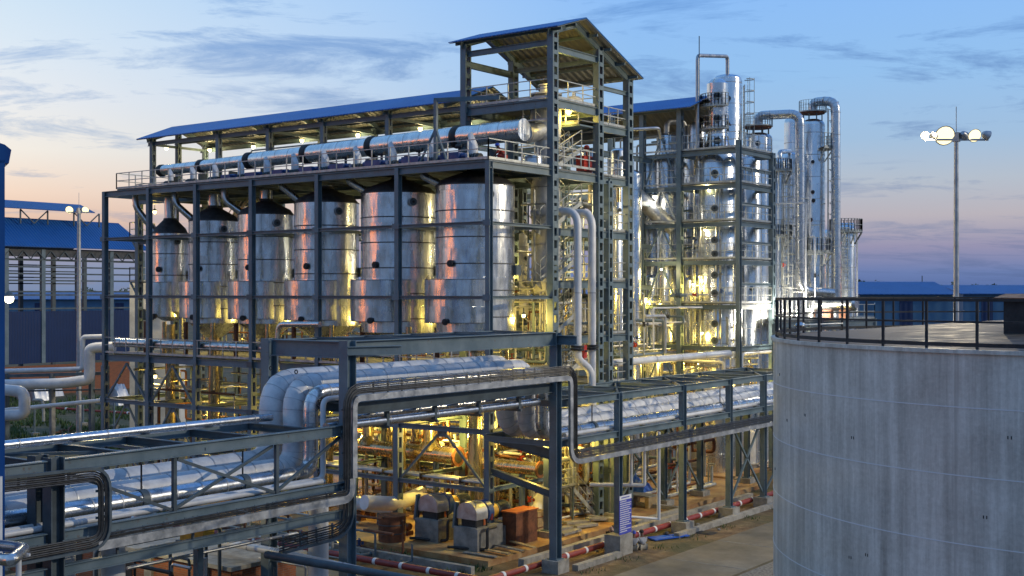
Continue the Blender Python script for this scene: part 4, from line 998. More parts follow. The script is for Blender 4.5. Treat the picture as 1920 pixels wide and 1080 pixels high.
# neck pipes at the top of the block
bigpipe('neck_bend', 'dark bend over the banded silver vessel under the blue canopy', 'pipe', [cen(1250, 84.5)[:2] + (zz(256, 84.5),), cen(1250, 84.5)[:2] + (zz(228, 84.5),), cen(1283, 85)[:2] + (zz(228, 85),), cen(1283, 85)[:2] + (zz(290, 85),)], .2, DULL, .4)
bigpipe('neck_bend', 'small bend linking the short silver drum to the manhole tower', 'pipe', [cen(1306, 84.5)[:2] + (zz(236, 84.5),), cen(1306, 84.5)[:2] + (zz(220, 84.5),), cen(1325, 84)[:2] + (zz(220, 84),), cen(1332, 83)[:2] + (zz(240, 83),)], .16, DULL, .35)
bigpipe('link_pipe', 'thin horizontal pipe high between the tower and the blue canopy', 'pipe', [cen(1150, 76)[:2] + (zz(245, 76),), cen(1235, 77)[:2] + (zz(240, 77),), cen(1238, 79)[:2] + (zz(258, 79),)], .1, DULL, .3)
bigpipe('duct_slope', 'dark sloping duct crossing behind the braced bay', 'duct', [at(1165, 340, D=84), at(1225, 395, D=84), at(1262, 430, D=84)], .55, DULL, .8)
bigpipe('duct_slope', 'dark sloping duct crossing behind the landings of the stair tower', 'duct', [at(1100, 370, D=80), at(1150, 415, D=80)], .5, DULL, .8)
# ================================================================ storage tank
TR_, TH_ = 9.27, 10.75
tk = thing('storage_tank', 'huge streaked grey plate tank filling the lower right, with black railing', 'storage tank', (TX, TY, 0))
cs = (TX, TY, 0)
obj('shell', M().lathe(cs, [(TR_, 0), (TR_, TH_)], 160, False), TANK, tk)
obj('roof', M().lathe(cs, [(TR_, TH_), (TR_ * .5, TH_ + .38), (.05, TH_ + .7)], 96, False), TROOF, tk)
obj('rim_angle', M().lathe(cs, [(TR_, TH_ - .07), (TR_ + .07, TH_ - .07), (TR_ + .07, TH_ + .02), (TR_ - .05, TH_ + .02)], 128, False), TANK, tk)
SEAM = mat('weld_seam', (.68, .70, .73), .4)
for z in (9.5, 8.0, 6.5, 5.0, 3.5, 2.0): obj('weld_seam', rings(M(), cs, [z], TR_, .008, .022, 160), SEAM, tk)
m = M()
N = 48
pts = [(TX + (TR_ - .08) * math.cos(2 * math.pi * i / N), TY + (TR_ - .08) * math.sin(2 * math.pi * i / N)) for i in range(N)]
for i, (x, y) in enumerate(pts): obj('railing_post', M().bar((x, y, TH_), (x, y, TH_ + 1.12), .055, .055), BLACK, tk)
for hh, th in ((1.1, .06), (.62, .045), (.12, .09)):
    m = M()
    for i in range(N * 3):
        a = 2 * math.pi * i / (N * 3); b = 2 * math.pi * (i + 1) / (N * 3)
        m.bar((TX + (TR_ - .08) * math.cos(a), TY + (TR_ - .08) * math.sin(a), TH_ + hh), (TX + (TR_ - .08) * math.cos(b), TY + (TR_ - .08) * math.sin(b), TH_ + hh), .045, th)
    obj('railing_bar', m, BLACK, tk)
m = M(); RR = random.Random(3)
for i in range(18):
    a = TOCAM(TX, TY) + RR.uniform(-1.3, 1.3); z = RR.choice((9.9, 8.6, 7.1, 5.6)) + RR.uniform(-.35, .35)
    for q in (0, .07): m.bar((TX + (TR_ - .01) * math.cos(a + q / 9), TY + (TR_ - .01) * math.sin(a + q / 9), z), (TX + (TR_ - .01) * math.cos(a + q / 9), TY + (TR_ - .01) * math.sin(a + q / 9), z + .07), .022, .03)
obj('weld_scar', m, BLACK, tk)
q = at(1912, 600, Z=TH_ + .1)
q = at(1916, 605, D=30)
t = thing('roof_hatch', 'black hatch box with tilted rusty lid on the tank roof', 'hatch', (q.x, q.y, TH_ + .2))
hx = to_world(12.35, 30.0, 0)
obj('box', M().box(hx.x - .35, hx.x + .35, hx.y - .35, hx.y + .35, TH_ + .1, TH_ + 1.05), BLACK, t)
obj('lid', M().slab([(hx.x - .55, hx.y - .5, TH_ + 1.08), (hx.x + .55, hx.y - .5, TH_ + 1.08), (hx.x + .55, hx.y + .5, TH_ + 1.18), (hx.x - .55, hx.y + .5, TH_ + 1.18)], (0, 0, .06)), RUST, t)
q0 = at(1500, 637, D=37); q1 = at(1580, 628, D=39)
for q in (q0, q1): q.z = TH_ + .3
t = thing('roof_float', 'small silver ball float on an arm lying on the tank roof', 'tank gauge', q0)
obj('arm', M().tube([q0, q1], .025, 8), RAIL, t); obj('ball', M().ball(q0, .15, 14, .6), CLAD, t)
m = M(); e0 = at(1740, 563, D=42); e1 = at(1765, 605, D=42.4)
# ================================================================ floodlight masts
def mast(label, px, pytop, D, r0, arm, heads, glow, watts, size=.34, aim=None):
    b = to_world((px - CX) / F * D, D, 0); zt = zz(pytop, D)
    t = thing('floodlight_mast', label, 'floodlight mast', (b.x, b.y, 0))
    obj('pole', M().tube([(b.x, b.y, 0), (b.x, b.y, zt * .5), (b.x, b.y, zt)], [r0, r0 * .8, r0 * .6], 16), DULL, t)
    obj('base', M().box(b.x - .4, b.x + .4, b.y - .4, b.y + .4, 0, .5), CONC, t)
    rt = Vector((C, S, 0)); tc_ = Vector((S, -C, 0))
    obj('cross_arm', M().bar(b + Vector((0, 0, zt)) - rt * arm, b + Vector((0, 0, zt)) + rt * arm, .09, .09).bar(b + Vector((0, 0, zt - .1)), b + Vector((0, 0, zt + .35)), .3, .3), DULL, t)
    obj('lightning_rod', M().tube([b + Vector((0, 0, zt)), b + Vector((0, 0, zt + 1.6))], .02, 6), DULL, t)
    for (o, rot, lit, size) in heads:
        c_ = b + rt * o + Vector((0, 0, zt + .22)); dr = (rt * math.sin(rot) + tc_ * math.cos(rot) - Vector((0, 0, .45))).normalized()
        h = obj('lamp_head', M().tube([c_ - dr * .22, c_ - dr * .1, c_ + dr * .08], [size * .35, size * .7, size], 16, True), DULL, t)
        obj('lamp_glass', M().tube([c_ + dr * .085, c_ + dr * .1], size * .9, 16), FLOODE if lit else GLASS, h)
    if watts:
        ld = bpy.data.lights.new('floodlight', 'SPOT'); ld.energy = watts; ld.color = glow; ld.shadow_soft_size = .35
        ld.spot_size = math.radians(138); ld.spot_blend = .35
        lo = bpy.data.objects.new('floodlight', ld); col.objects.link(lo); lo.parent = t
        lo.location = Vector((0, 0, zt + .3)) + (tc_ * .8 - rt * .9 if aim else tc_ * .8 + rt * .3)
        tgt = Vector(aim) if aim else b + tc_ * 30 + rt * 25
        lo.rotation_euler = (b + lo.location - tgt).to_track_quat('Z', 'Y').to_euler()
    return t
MASTR = mast('tall grey floodlight mast with blazing lamps behind the storage tank', 1793, 262, 60, .17, 1.55,
     [(-1.5, -.7, 1, .22), (-.58, .0, 1, .5), (.85, .15, 1, .34), (.35, 2.6, 0, .26), (1.45, 1.9, 0, .27), (-1.1, 2.4, 0, .22)], (1, .84, .55), 6000, .42, aim=to_world(-14, 52, 7))
mast('slightly rusty floodlight mast with two lamps in the grassy yard', 148, 398, 101, .24, .9, [(-.75, 0, 1, .34), (.55, 0, 1, .3)], (1, .78, .4), 6000, .34)
# ================================================================ sheds and far trees
sh = thing('blue_hall', 'long navy hall with open truss storey and raised roof lantern', 'hall', (-132, 80, 0))
HX = -132.0; HY0, HY1 = 45.0, 98.3
hz = lambda py, px=100: H - (py - CY) / F * at(px, CY, X=HX).dot(Vector((-S, C, 0)))
obj('wall', M().box(HX - .3, HX, HY0, HY1, 3.8, 9.9), NAVY, sh)
obj('base_wall', M().box(HX - .6, HX - .25, HY0, HY1, 0, 3.5), BRICK, sh)
obj('roof', M().slab([(HX + .6, HY0, 17.4), (HX + .6, HY1 + .5, 17.4), (HX - 4.4, HY1 - .6, 20.9), (HX - 4.4, HY0, 20.9)], (0, 0, .1)).slab([(HX - 4.4, HY0, 20.95), (HX - 4.4, HY1 - .6, 20.95), (HX - 16, HY1 - .6, 17.4), (HX - 16, HY0, 17.4)], (0, 0, .1)), ROOF_Y, sh)
obj('lantern_roof', M().slab([(HX - 2.4, HY0, 22.0), (HX - 2.4, HY1 - 5.5, 22.0), (HX - 5.5, HY1 - 5.5, 23.1), (HX - 5.5, HY0, 23.1)], (0, 0, .1)), ROOF_Y, sh)
for i in range(8):
    y = HY0 + 2 + i * 7.2; m = M()
    if y > HY1 - 5: break
    m.bar((HX - 3, y, 20.3), (HX - 3, y, 22.0), .15, .15); m.bar((HX - 3, y + 3.6, 20.3), (HX - 3, y + 3.6, 22.0), .15, .15); m.bar((HX - 3, y, 22), (HX - 3, y + 1.8, 20.4), .12, .12); m.bar((HX - 3, y + 3.6, 22), (HX - 3, y + 1.8, 20.4), .12, .12)
    obj('lantern_truss', m, STEEL_D, sh)
obj('fascia', M().box(HX - .3, HX, HY0, HY1, 16.3, 17.3), DARKC, sh)
for i in range(12):
    y = HY0 + 1.5 + i * 4.7
    if y > HY1: break
    obj('post', M().box(HX - .35, HX + .1, y - .25, y + .25, 3.8, 17.2), STEEL, sh)
    obj('post', M().box(HX - 15, HX - 14.6, y - .25 + 1.5, y + .25 + 1.5, 0, 17.2), STEEL_D, sh)
for z in (15.9, 15.1, 14.3, 13.5, 12.2, 11.8, 10.2):
    obj('girt', M().box(HX - .15, HX + .05, HY0, HY1, z - .09, z + .09), STEEL_D, sh)
    if z > 13: obj('girt', M().box(HX - 14.8, HX - 14.6, HY0, HY1, z - .3, z - .15), STEEL_D, sh)
m = M(); y = HY1 - 24
while y < HY1 - 1:
    m.bar((HX + .1, y, 17.0), (HX + .1, y + .9, 16.0), .1, .1); m.bar((HX + .1, y + .9, 16.0), (HX + .1, y + 1.8, 17.0), .1, .1); y += 1.8
m.bar((HX + .1, HY1 - 24, 16.0), (HX + .1, HY1, 16.0), .1, .1); obj('truss', m, STEEL_D, sh)
def shed(label, pxl, pxr, pyr, pye, D, roofm, pyb=None):
    a = at(pxl, pye, D=D); b = at(pxr, pye, D=D); dirr = (b - a); dirr.z = 0; L_ = dirr.length; dirr.normalize(); bk = Vector((-S, C, 0))
    zr, ze = zz(pyr, D + 8), zz(pye, D)
    t = thing('blue_shed', label, 'industrial shed', (a.x, a.y, 0), None)
    a.z = b.z = 0; W = 16
    c = b + bk * W; d_ = a + bk * W; up = Vector((0, 0, ze))
    m = M(); m.quad(a, b, b + up, a + up); m.quad(b, c, c + up, b + Vector((0, 0, 0)) + up) ; m.quad(c, d_, d_ + up, c + up); m.quad(d_, a, a + up, d_ + up)
    mid1 = a + bk * W / 2 + Vector((0, 0, zr)); mid2 = b + bk * W / 2 + Vector((0, 0, zr))
    m.quad(b + up, c + up, mid2); m.quad(d_ + up, a + up, mid1)
    obj('wall', m, SHEDW, t)
    o = dirr * .5; e = bk * .5
    obj('roof', M().slab([a + up - o - e, b + up + o - e, mid2 + o, mid1 - o], (0, 0, .12)).slab([mid1 - o, mid2 + o, c + up + o + e, d_ + up - o + e], (0, 0, .12)), roofm, t)
    n = int(L_ / 6)
    for i in range(n):
        p = a + dirr * (i + .5) * L_ / n - bk * .03; obj('wall_rib', M().bar(p + Vector((0, 0, 2.5)), p + Vector((0, 0, ze - .6)), 1.6, .05, bk), NAVY, t)
    return t
shed('long blue shed with pale ribbed wall between towers and floodlight mast', 1612, 1786, 530, 553, 150, ROOF_Y)
shed('blue shed whose gable peeks past the floodlight mast on the right', 1806, 1985, 536, 552, 175, ROOF_Y)
shed('low blue shed far beyond the grassy yard behind the hall', -40, 262, 548, 562, 230, ROOF_Y)
t = thing('blue_backdrop_shed', 'distant deep blue shed glimpsed between the distillation columns', 'industrial shed', at(1140, 430, D=150)); a = at(1140, 430, D=150)
obj('wall', M().slab([at(1120, 560, D=150), at(1330, 560, D=150), at(1330, 424, D=150), at(1120, 424, D=150)], (-6, 8, 0)), NAVY, t)
# near blue building, just its corner at the frame's left edge
nb = thing('near_blue_building', 'corner of a bright blue clad building at the left picture edge', 'building', (-27, 15, 0))
D0 = 30; e = [to_world((u - CX) / F * D0, D0, 0) for u in (-160, 9)]; bkv = (e[1].normalized() * 3 - Vector((C, S, 0)) * .3)
zt0 = zz(300, D0)
obj('wall', M().slab([e[0], e[1], e[1] + bkv, e[0] + bkv], (0, 0, zt0)), ROOF_Y, nb)
rv = Vector((C, S, 0))
obj('eave', M().slab([e[0] + Vector((0, 0, zz(215, D0))), e[1] + Vector((0, 0, zz(271, D0))), e[1] + rv * .16 + Vector((0, 0, zz(281, D0))), e[1] + rv * .1 + Vector((0, 0, zz(306, D0))), e[0] + Vector((0, 0, zz(300, D0)))], tuple(bkv)), ROOF_Y, nb)
obj('white_trim', M().tube([e[1] + Vector((0, 0, 0)) - Vector((-S, C, 0)) * .2 - rv * .05, e[1] + Vector((0, 0, 7.6)) - Vector((-S, C, 0)) * .2 - rv * .05], .07, 10), WHITE, nb)
wb = thing('white_building', 'narrow whitewashed building behind the smallest evaporator', 'building', at(270, 560, D=100)); a = at(243, 550, D=102); b = at(312, 550, D=102); a.z = b.z = 0
obj('wall', M().slab([a, b, b + Vector((-S, C, 0)) * 6, a + Vector((-S, C, 0)) * 6], (0, 0, zz(530, 102))), WHITE_P, wb)
for py_ in (600, 660, 700):
    p = at(275, py_, D=101.9); obj('window', M().slab([p + Vector((C, S, 0)) * -.6, p + Vector((C, S, 0)) * .6, p + Vector((C, S, 0)) * .6 + Vector((0, 0, .9)), p + Vector((C, S, 0)) * -.6 + Vector((0, 0, .9))], (S * .05, -C * .05, 0)), GLASS, wb)
# far trees
def tree(label, px, D, h, w_, n=260, seed=1):
    RR = random.Random(seed); b = to_world((px - CX) / F * D, D, 0)
    t = thing('distant_tree', label, 'tree', (b.x, b.y, 0), None)
    m = M().tube([(b.x, b.y, 0), (b.x + .3, b.y, h * .6), (b.x, b.y + .2, h * .9)], [h * .03, h * .02, h * .008], 8)
    for i in range(5):
        a = RR.uniform(0, 6.28); m.tube([(b.x, b.y, h * (.45 + .08 * i)), (b.x + math.cos(a) * w_ * .35, b.y + math.sin(a) * w_ * .35, h * (.6 + .07 * i))], [h * .012, h * .004], 6)
    obj('trunk', m, BARK, t); m = M()
    lob = [(RR.uniform(-.5, .5) * w_, RR.uniform(-.5, .5) * w_, h * RR.uniform(.6, .92), w_ * RR.uniform(.16, .34)) for _ in range(9)]
    for i in range(n * 4):
        lx, ly, lz, lr = RR.choice(lob); u = Vector((RR.gauss(0, 1), RR.gauss(0, 1), RR.gauss(0, .7))).normalized() * lr * RR.uniform(.4, 1.1)
        p = Vector((b.x + lx, b.y + ly, lz)) + u; s = w_ * .06
        a1 = Vector((RR.gauss(0, 1), RR.gauss(0, 1), RR.gauss(0, 1))).normalized() * s; a2 = Vector((RR.gauss(0, 1), RR.gauss(0, 1), RR.gauss(0, 1))).normalized() * s
        m.quad(p, p + a1, p + a1 + a2, p + a2)
    obj('crown', m, LEAF, t)
for i, (px, D, h, w_, lb) in enumerate(((1629, 190, 14.6, 4.5, 'rounded dark tree standing above the long shed by the towers'), (1776, 260, 14.2, 6, 'dark tree just left of the floodlight mast, beyond the sheds'),
        (1830, 300, 14.0, 7, 'far dark tree just right of the floodlight mast'), (1742, 300, 13.6, 6, 'small far tree over the ridge of the long shed'), (1812, 280, 14.2, 4, 'narrow dark tree in the gap right of the mast'),
        (185, 260, 13.2, 6, 'far pointed tree seen through the open storey of the hall'), (240, 300, 13.2, 6, 'far tree seen through the hall openings near its end'), (110, 280, 13.0, 6, 'far tree seen through the hall openings left of the yard mast'))):
    tree(lb, px, D, h, w_, 220, 20 + i)
t = thing('antenna_mast', 'thin antenna mast above the long blue shed', 'antenna', at(1729, 540, D=160)); q = at(1729, 540, D=160); obj('rod', M().tube([(q.x, q.y, 0), (q.x, q.y, zz(517, 160))], .06, 6), STEEL_D, t)
# ================================================================ ground-level plant under the rack and frame
def header(label, x0, x1, y, z, r, m_=BRASS, tees=(), endflange=True):
    t = thing('pipe_header', label, 'pipe header', (x0, y, z))
    obj('pipe', M().tube([(x0, y, z), (x1, y, z)], r, 24), m_, t)
    if endflange:
        obj('end_flange', M().tube([(x1, y, z), (x1 + .08, y, z)], r * 1.25, 24), RUST, t); obj('opening', M().tube([(x1 + .075, y, z), (x1 + .09, y, z)], r * .8, 20), BLACK, t)
    for x in tees:
        o = obj('branch', M().lathe((x, y, 0), [(r * 1.5, z + r * .5), (r * .8, z + r * 1.6), (r * .8, z + 1.6)], 20), m_, t)
        obj('branch_flange', M().lathe((x, y, 0), [(r * 1.2, z + 1.6), (r * 1.2, z + 1.75)], 20), BLACK, o)
    n = max(2, int((x1 - x0) / 2.5))
    for i in range(n): xx = x0 + (i + .5) * (x1 - x0) / n; obj('support', M().box(xx - .08, xx + .08, y - .15, y + .15, .25, z - r * .9), STEEL, t)
    return t
header('fat yellowish header pipe with an open black end under the evaporators', -58, PXs(858, Y=49.5), 49.5, 3.6, .42, BRASS, (PXs(690, Y=49.5), PXs(805, Y=49.5), -52))
header('fat header pipe with rusty bolted end beside the corner column', -39.5, PXs(1012, Y=49.3), 49.3, 3.4, .33, BRASS, ())
header('pale low pipe header with a bend near the left plinth', -46.5, PXs(742, Y=46.6), 46.6, 1.15, .36, WHITE, (), False)
def net(label, box, n, seed, rr=(.04, .11), mats=(RAIL, BRASS, WHITE, DULL, RUST), name='pipework', valves=6, axes='xyz', cat='pipework'):
    x0, x1, y0, y1, z0, z1 = box; RR = random.Random(seed)
    t = thing(name, label, cat, ((x0 + x1) / 2, (y0 + y1) / 2, z0))
    for i in range(n):
        p = Vector((RR.uniform(x0, x1), RR.uniform(y0, y1), RR.choice((z0, RR.uniform(z0, z1))))); pts = [p.copy()]
        ax = RR.choice(axes); r = RR.uniform(*rr)
        for s in range(RR.randint(2, 4)):
            q = pts[-1].copy()
            if ax == 'x': q.x = RR.uniform(x0, x1); nx = 'z' if RR.random() < .7 else 'y'
            elif ax == 'y': q.y = RR.uniform(y0, y1); nx = 'z' if RR.random() < .7 else 'x'
            else: q.z = RR.uniform(z0, z1); nx = 'x' if RR.random() < .6 else 'y'
            if (q - pts[-1]).length > r * 5: pts.append(q)
            ax = nx
        if len(pts) < 2: continue
        mt = RR.choice(mats); o = obj('pipe', M().pipe(pts, r, r * 2.5, 10), mt, t)
        if i < valves:
            a, b = pts[0], pts[1]; c = a.lerp(b, .5); d_ = (b - a).normalized()
            m = M().tube([c - d_ * .14, c - d_ * .09, c - d_ * .085, c + d_ * .085, c + d_ * .09, c + d_ * .14], [r * 1.9, r * 1.9, r * 1.4, r * 1.4, r * 1.9, r * 1.9], 12)
            u = Vector((0, 0, 1)) if abs(d_.z) < .5 else Vector((1, 0, 0)); m.tube([c, c + u * r * 4.5], r * .35, 6); m.tube([c + u * r * 4.4, c + u * r * 4.7], r * 1.7, 12)
            obj('valve', m, RR.choice((BLACK, STEEL_D, REDC, BLUEM)), o)
    return t
ALLM = (RAIL, BRASS, WHITE, DULL, RUST, STEEL)
net('maze of thin pipes on the ground under the middle evaporators', (-53, -41.5, 50.4, 56, .4, 7.6), 64, 11, mats=ALLM, valves=14)
net('maze of thin pipes on the ground beneath the widest evaporator', (-41.5, -35.9, 50.2, 56, .4, 7.6), 48, 12, mats=ALLM, valves=12)
net('maze of thin pipes on the ground under the sunset end evaporators', (-65, -53, 46.5, 55, .4, 7.6), 50, 13, (.04, .1), ALLM, valves=12)
net('dense thicket of amber-lit pipes in the slab bay behind the hooded pumps', (-50, -36.5, 50.2, 57, .4, 5.2), 70, 41, (.05, .16), (BRASS, WHITE, RAIL, BRASS, RUST), valves=26)
net('pipe racks and valves on the slab between the frame and the stair tower foot', (-44, -35.4, 52, 60, .4, 5.5), 60, 42, (.05, .14), (BRASS, WHITE, RAIL, RUST), valves=22)
net('bundle of insulated lines rising between the towers and the rear frame', (cA[0] - 3.5, cA[0] + 1.5, cA[1] + 1.2, cA[1] + 5, 6, 20), 34, 43, (.08, .25), (CLAD, CLAD, DULL), valves=4, axes='z')
net('tangle of pipes on the lower deck behind the evaporator cones', (-64, -49, 51.5, 56, 8.4, 11.4), 60, 14, (.04, .09), ALLM, valves=12)
net('tangle of pipes on the lower deck behind the two widest evaporators', (-49, -36, 51.4, 56, 8.4, 12.4), 60, 15, (.04, .09), ALLM, valves=12)
net('thin pipes crowding the shaft right of the widest evaporator', (-38.5, -36, 51.3, 57.8, 8.5, 17.6), 50, 16, (.03, .08), (RAIL, DULL, WHITE, STEEL), valves=10)
net('pipes threaded between stair tower and braced bay behind the tall white risers', (-41, -37.0, 59, 71, 8.4, 12), 24, 17, (.04, .1), (RAIL, DULL, WHITE, STEEL), valves=10)
net('bright pipes and valves in the storey under the distillation landings', (BXs[3], BXs[0], BY0 + .3, BY1 + 3, 4.3, 8.1), 80, 18, (.04, .12), (RAIL, BRASS, WHITE, CLAD), valves=20)
net('small bore pipes climbing beside the manhole tower', (BXs[1] + .3, BXs[0] - .5, BY0 + .5, BY0 + 1.6, 8.6, 21), 26, 19, (.03, .07), (RAIL, DULL, CLAD), valves=6, axes='z')
net('pipes on the ground between rack legs and stair tower', (-41, -35.2, 56, 70, .4, 6.5), 44, 20, (.05, .12), (RAIL, RUST, WHITE, STEEL), valves=12)
net('slender pipes in the braced bay left of the manhole tower', (BXs[3], BXs[1], BY0 + .6, BY1, 8.6, 23), 26, 21, (.03, .08), (RAIL, DULL, STEEL), valves=8)
net('thin risers clustered among the rear towers', (cF[0] - 2.5, cF[0] + 3, cF[1] - 1, cF[1] + 4, 10.3, 19), 20, 22, (.03, .06), (RAIL, WHITE), valves=3, axes='z')
# long pipes along the evaporator lower deck edge
bigpipe('deck_pipe', 'silver pipe lying along the lower deck edge before the evaporators', 'pipe', [(-64.8, 46.2, 9.0), (-42, 46.2, 9.0)], .26, CLAD, None, 2.5)
bigpipe('side_bend', 'brown-lit silver pipe bending down at the sunset end of the lower deck', 'pipe', [(-60, 52.5, 11.5), (-66.5, 52.5, 11.5), (-66.5, 52.5, 8.6)], .36, CLAD, .8)
pX = at(520, 640, Y=45.2)
bigpipe('silver_bend', 'silver pipe bending down in front of the evaporators above the portal corner', 'pipe', [at(600, 608, Y=45.3), at(523, 608, Y=45.3), at(520, 640, Y=45.3), at(520, 720, Y=45.3)], .15, CLAD, .4)
# tall thin pipes with rust near rack
for i, (px, w_, m_) in enumerate(((905, .3, CLAD), (778, .22, BRASS))):
    x = PXs(px, Y=50.2); t = thing('shining_leg', 'upright shining pipe leg %s' % ['beside the corner column above the pumps', 'behind the twin hooded pumps'][i], 'pipe', (x, 50.2, 0)); obj('pipe', M().tube([(x, 50.2, .3), (x, 50.2, 8)], w_, 20), m_, t); obj('flange', M().tube([(x, 50.2, 3.9), (x, 50.2, 4.05)], w_ * 1.4, 20), RUST, t)
# low pipe bundle along the front at z 2.8
lp = thing('low_pipe_bundle', 'flat bundle of grey pipes carried along the low beam above the pumps', 'pipework', (-41, 46.1, 2.95))
for i in range(4): obj('pipe', M().pipe([(-52, 46.05 + i * .22, 3.05), (-36.2, 46.05 + i * .22, 3.05)], .07, None, 10), (DULL, WHITE, DULL, RAIL)[i], lp)
m = M()
for x in (-50, -47.5, -45, -42.5, -40, -37.5): m.box(x, x + .08, 45.9, 46.9, 2.93, 3.2)
obj('clamp', m, BLACK, lp)
# ---- hooded pumps
def pump(label, x, y, w_=1.45, l=1.9, hp=1.05, col_=CONC_D):
    t = thing('hooded_pump', label, 'pump', (x, y, .25), 'hooded pumps under the corner of the frame')
    z0 = .25; obj('plinth', M().box(x - w_, x, y, y + l, z0, z0 + hp), CONC_D, t)
    zc_ = z0 + hp + .35; r = w_ * .42; cx = x - w_ * .52; m = M(); n = 14; b = 0
    prof = [(-r, 0)] + [(r * math.cos(math.pi - math.pi * i / n), .28 + r * .85 * math.sin(math.pi * i / n)) for i in range(n + 1)] + [(r, 0)]
    for yy in (y + .12, y + .95):
        for (a, c) in prof: m.v.append((cx + a, yy, zc_ + c))
    k_ = len(prof)
    for i in range(k_ - 1): m.f.append((i, i + 1, k_ + i + 1, k_ + i))
    m.f.append(tuple(reversed(range(k_)))); m.f.append(tuple(range(k_, 2 * k_))); m.f.append((0, k_, 2 * k_ - 1, k_ - 1))
    obj('hood', m, DULL, t)
    m = M().box(cx - r * .7, cx + r * .7, y + .25, y + .85, z0 + hp, zc_)
    for sx in (-1, 1): m.bar((cx + sx * r * .95, y + .14, z0 + hp), (cx + sx * r * .95, y + .14, zc_), .05, .05); m.bar((cx + sx * r * .95, y + .9, z0 + hp), (cx + sx * r * .95, y + .9, zc_), .05, .05)
    obj('stand', m, BLACK, t)
    obj('hood_strap', M().box(cx - r * 1.02, cx + r * 1.02, y + .5, y + .56, zc_ + .28 + r * .84, zc_ + .28 + r * .88), STEEL_D, t)
    obj('casing', M().tube([(cx, y + 1.0, zc_ + .2), (cx, y + 1.15, zc_ + .2), (cx, y + 1.5, zc_ + .2), (cx, y + 1.7, zc_ + .2)], [.35, .55, .55, .3], 24), BLUEM, t)
    obj('coupling_guard', M().tube([(cx, y + 1.75, zc_ + .15), (cx, y + 2.1, zc_ + .15)], .36, 20), YEL, t)
    m = M().tube([(cx, y + 2.15, zc_ + .15), (cx, y + 3.0, zc_ + .15)], .36, 24)
    for q in range(8): m.tube([(cx, y + 2.25 + q * .09, zc_ + .15), (cx, y + 2.28 + q * .09, zc_ + .15)], .4, 24)
    obj('motor', m, STEEL_D, t)
    obj('orange_guard', M().box(cx + .1, cx + .34, y + .96, y + 1.1, z0 + hp, zc_ + .3), ORANGE, t)
    obj('motor_plinth', M().box(x - w_, x - .05, y + l + .05, y + 3.2, z0, z0 + .9), CONC_D, t)
    obj('side_guard', M().bar((cx - r * 1.25, y + .15, z0 + hp - .1), (cx - r * 1.0, y + .15, zc_ + .75), .1, .25), STEEL, t)
    obj('drain_pipe', M().pipe([(x + .3, y + 1.0, z0 + hp), (x + .3, y + .35, z0 + hp), (x + .3, y + .35, z0 + .1), (x - 1.5, y - .3, z0 + .12)], .07, .2, 10), BLACK, t)
pump('hooded pump on stained concrete plinth, the one farther from the corner column', -37.7, 44.6)
pump('hooded pump on concrete plinth tight against the corner column', -34.95, 44.1, 1.4)
t = thing('rust_brown_panel', 'rust-brown steel box standing right of the corner column', 'steel box', (-34.5, 46.6, .25)); 
obj('body', M().box(-35.2, -34.4, 46.3, 48.0, .25, 1.75), RUST, t); obj('lip', M().box(-35.25, -34.35, 46.25, 48.05, 1.75, 1.81), ORANGE, t)
t = thing('fire_bucket', 'small dark red bucket hung on the corner column', 'bucket', (-35.3, 45.5, 1.6)); obj('bucket', M().lathe((-35.25, 45.45, 1.5), [(.1, 0), (.14, .3)], 16), REDP, t); obj('handle', M().bar((-35.25, 45.45, 1.8), (-35.25, 45.6, 1.95), .02, .02), BLACK, t)
t = thing('banded_crate', 'pale strapped timber crate on the slab behind the corner column', 'crate', (-35.3, 50, .25)); q = to_world((1002 - CX) / F * 61, 61, 0)
obj('boards', M().box(q.x - .5, q.x + .5, q.y - .4, q.y + .4, .25, 1.35), TIMBER, t)
obj('strap', M().box(q.x - .52, q.x + .52, q.y - .42, q.y + .42, .55, .6).box(q.x - .52, q.x + .52, q.y - .42, q.y + .42, 1.05, 1.1), RUST, t)
bigpipe('fat_pale_pipe', 'fat pale flanged pipe lying low behind the rust-brown box', 'pipe', [at(945, 975, D=60), at(1005, 962, D=63.5), at(1012, 930, D=64)], .33, WHITE, .5)
bigpipe('left_pale_pipe', 'fat pale pipe end resting among rusty fittings left of the hooded pumps', 'pipe', [at(683, 942, D=60), at(745, 945, D=61.5), at(790, 925, D=64)], .36, WHITE, .6)
# rusty drum and fittings left of pumps
q = to_world((735 - CX) / F * 59, 59, 0); t = thing('rusty_drum', 'squat rusty drum beside the left hooded pump', 'drum', (q.x, q.y, .25)); obj('shell', M().lathe((q.x, q.y, .25), [(.65, 0), (.65, 1.15), (.68, 1.15), (.68, 1.22), (.1, 1.24)], 28), RUST, t); obj('hoop', rings(M(), (q.x, q.y, .25), [.4, .8], .65, .02, .05, 28), STEEL_D, t)
for i, (px, py) in enumerate(((672, 975), (690, 968), (705, 955), (722, 985), (760, 1002))):
    q = at(px, py, Z=.25); t = thing('rusty_fitting', 'rusty valve block on the stained slab, %s' % ['nearest the left portal leg', 'second from the left portal leg', 'behind the other rusty blocks', 'in front of the rusty drum', 'at the foot of the frame column'][i], 'valve', (q.x, q.y, .25))
    obj('body', M().box(q.x - .35, q.x + .35, q.y - .2, q.y + .2, .25, .45).tube([(q.x - .3, q.y, .65), (q.x + .3, q.y, .65)], .17, 14), RUST, t); obj('handwheel', M().tube([(q.x, q.y, 1.15), (q.x, q.y, 1.19)], .2, 16), (RED, ORANGE, RUST, RED, RUST)[i], t); obj('stem', M().tube([(q.x, q.y, .6), (q.x, q.y, 1.15)], .03, 8), STEEL_D, t)
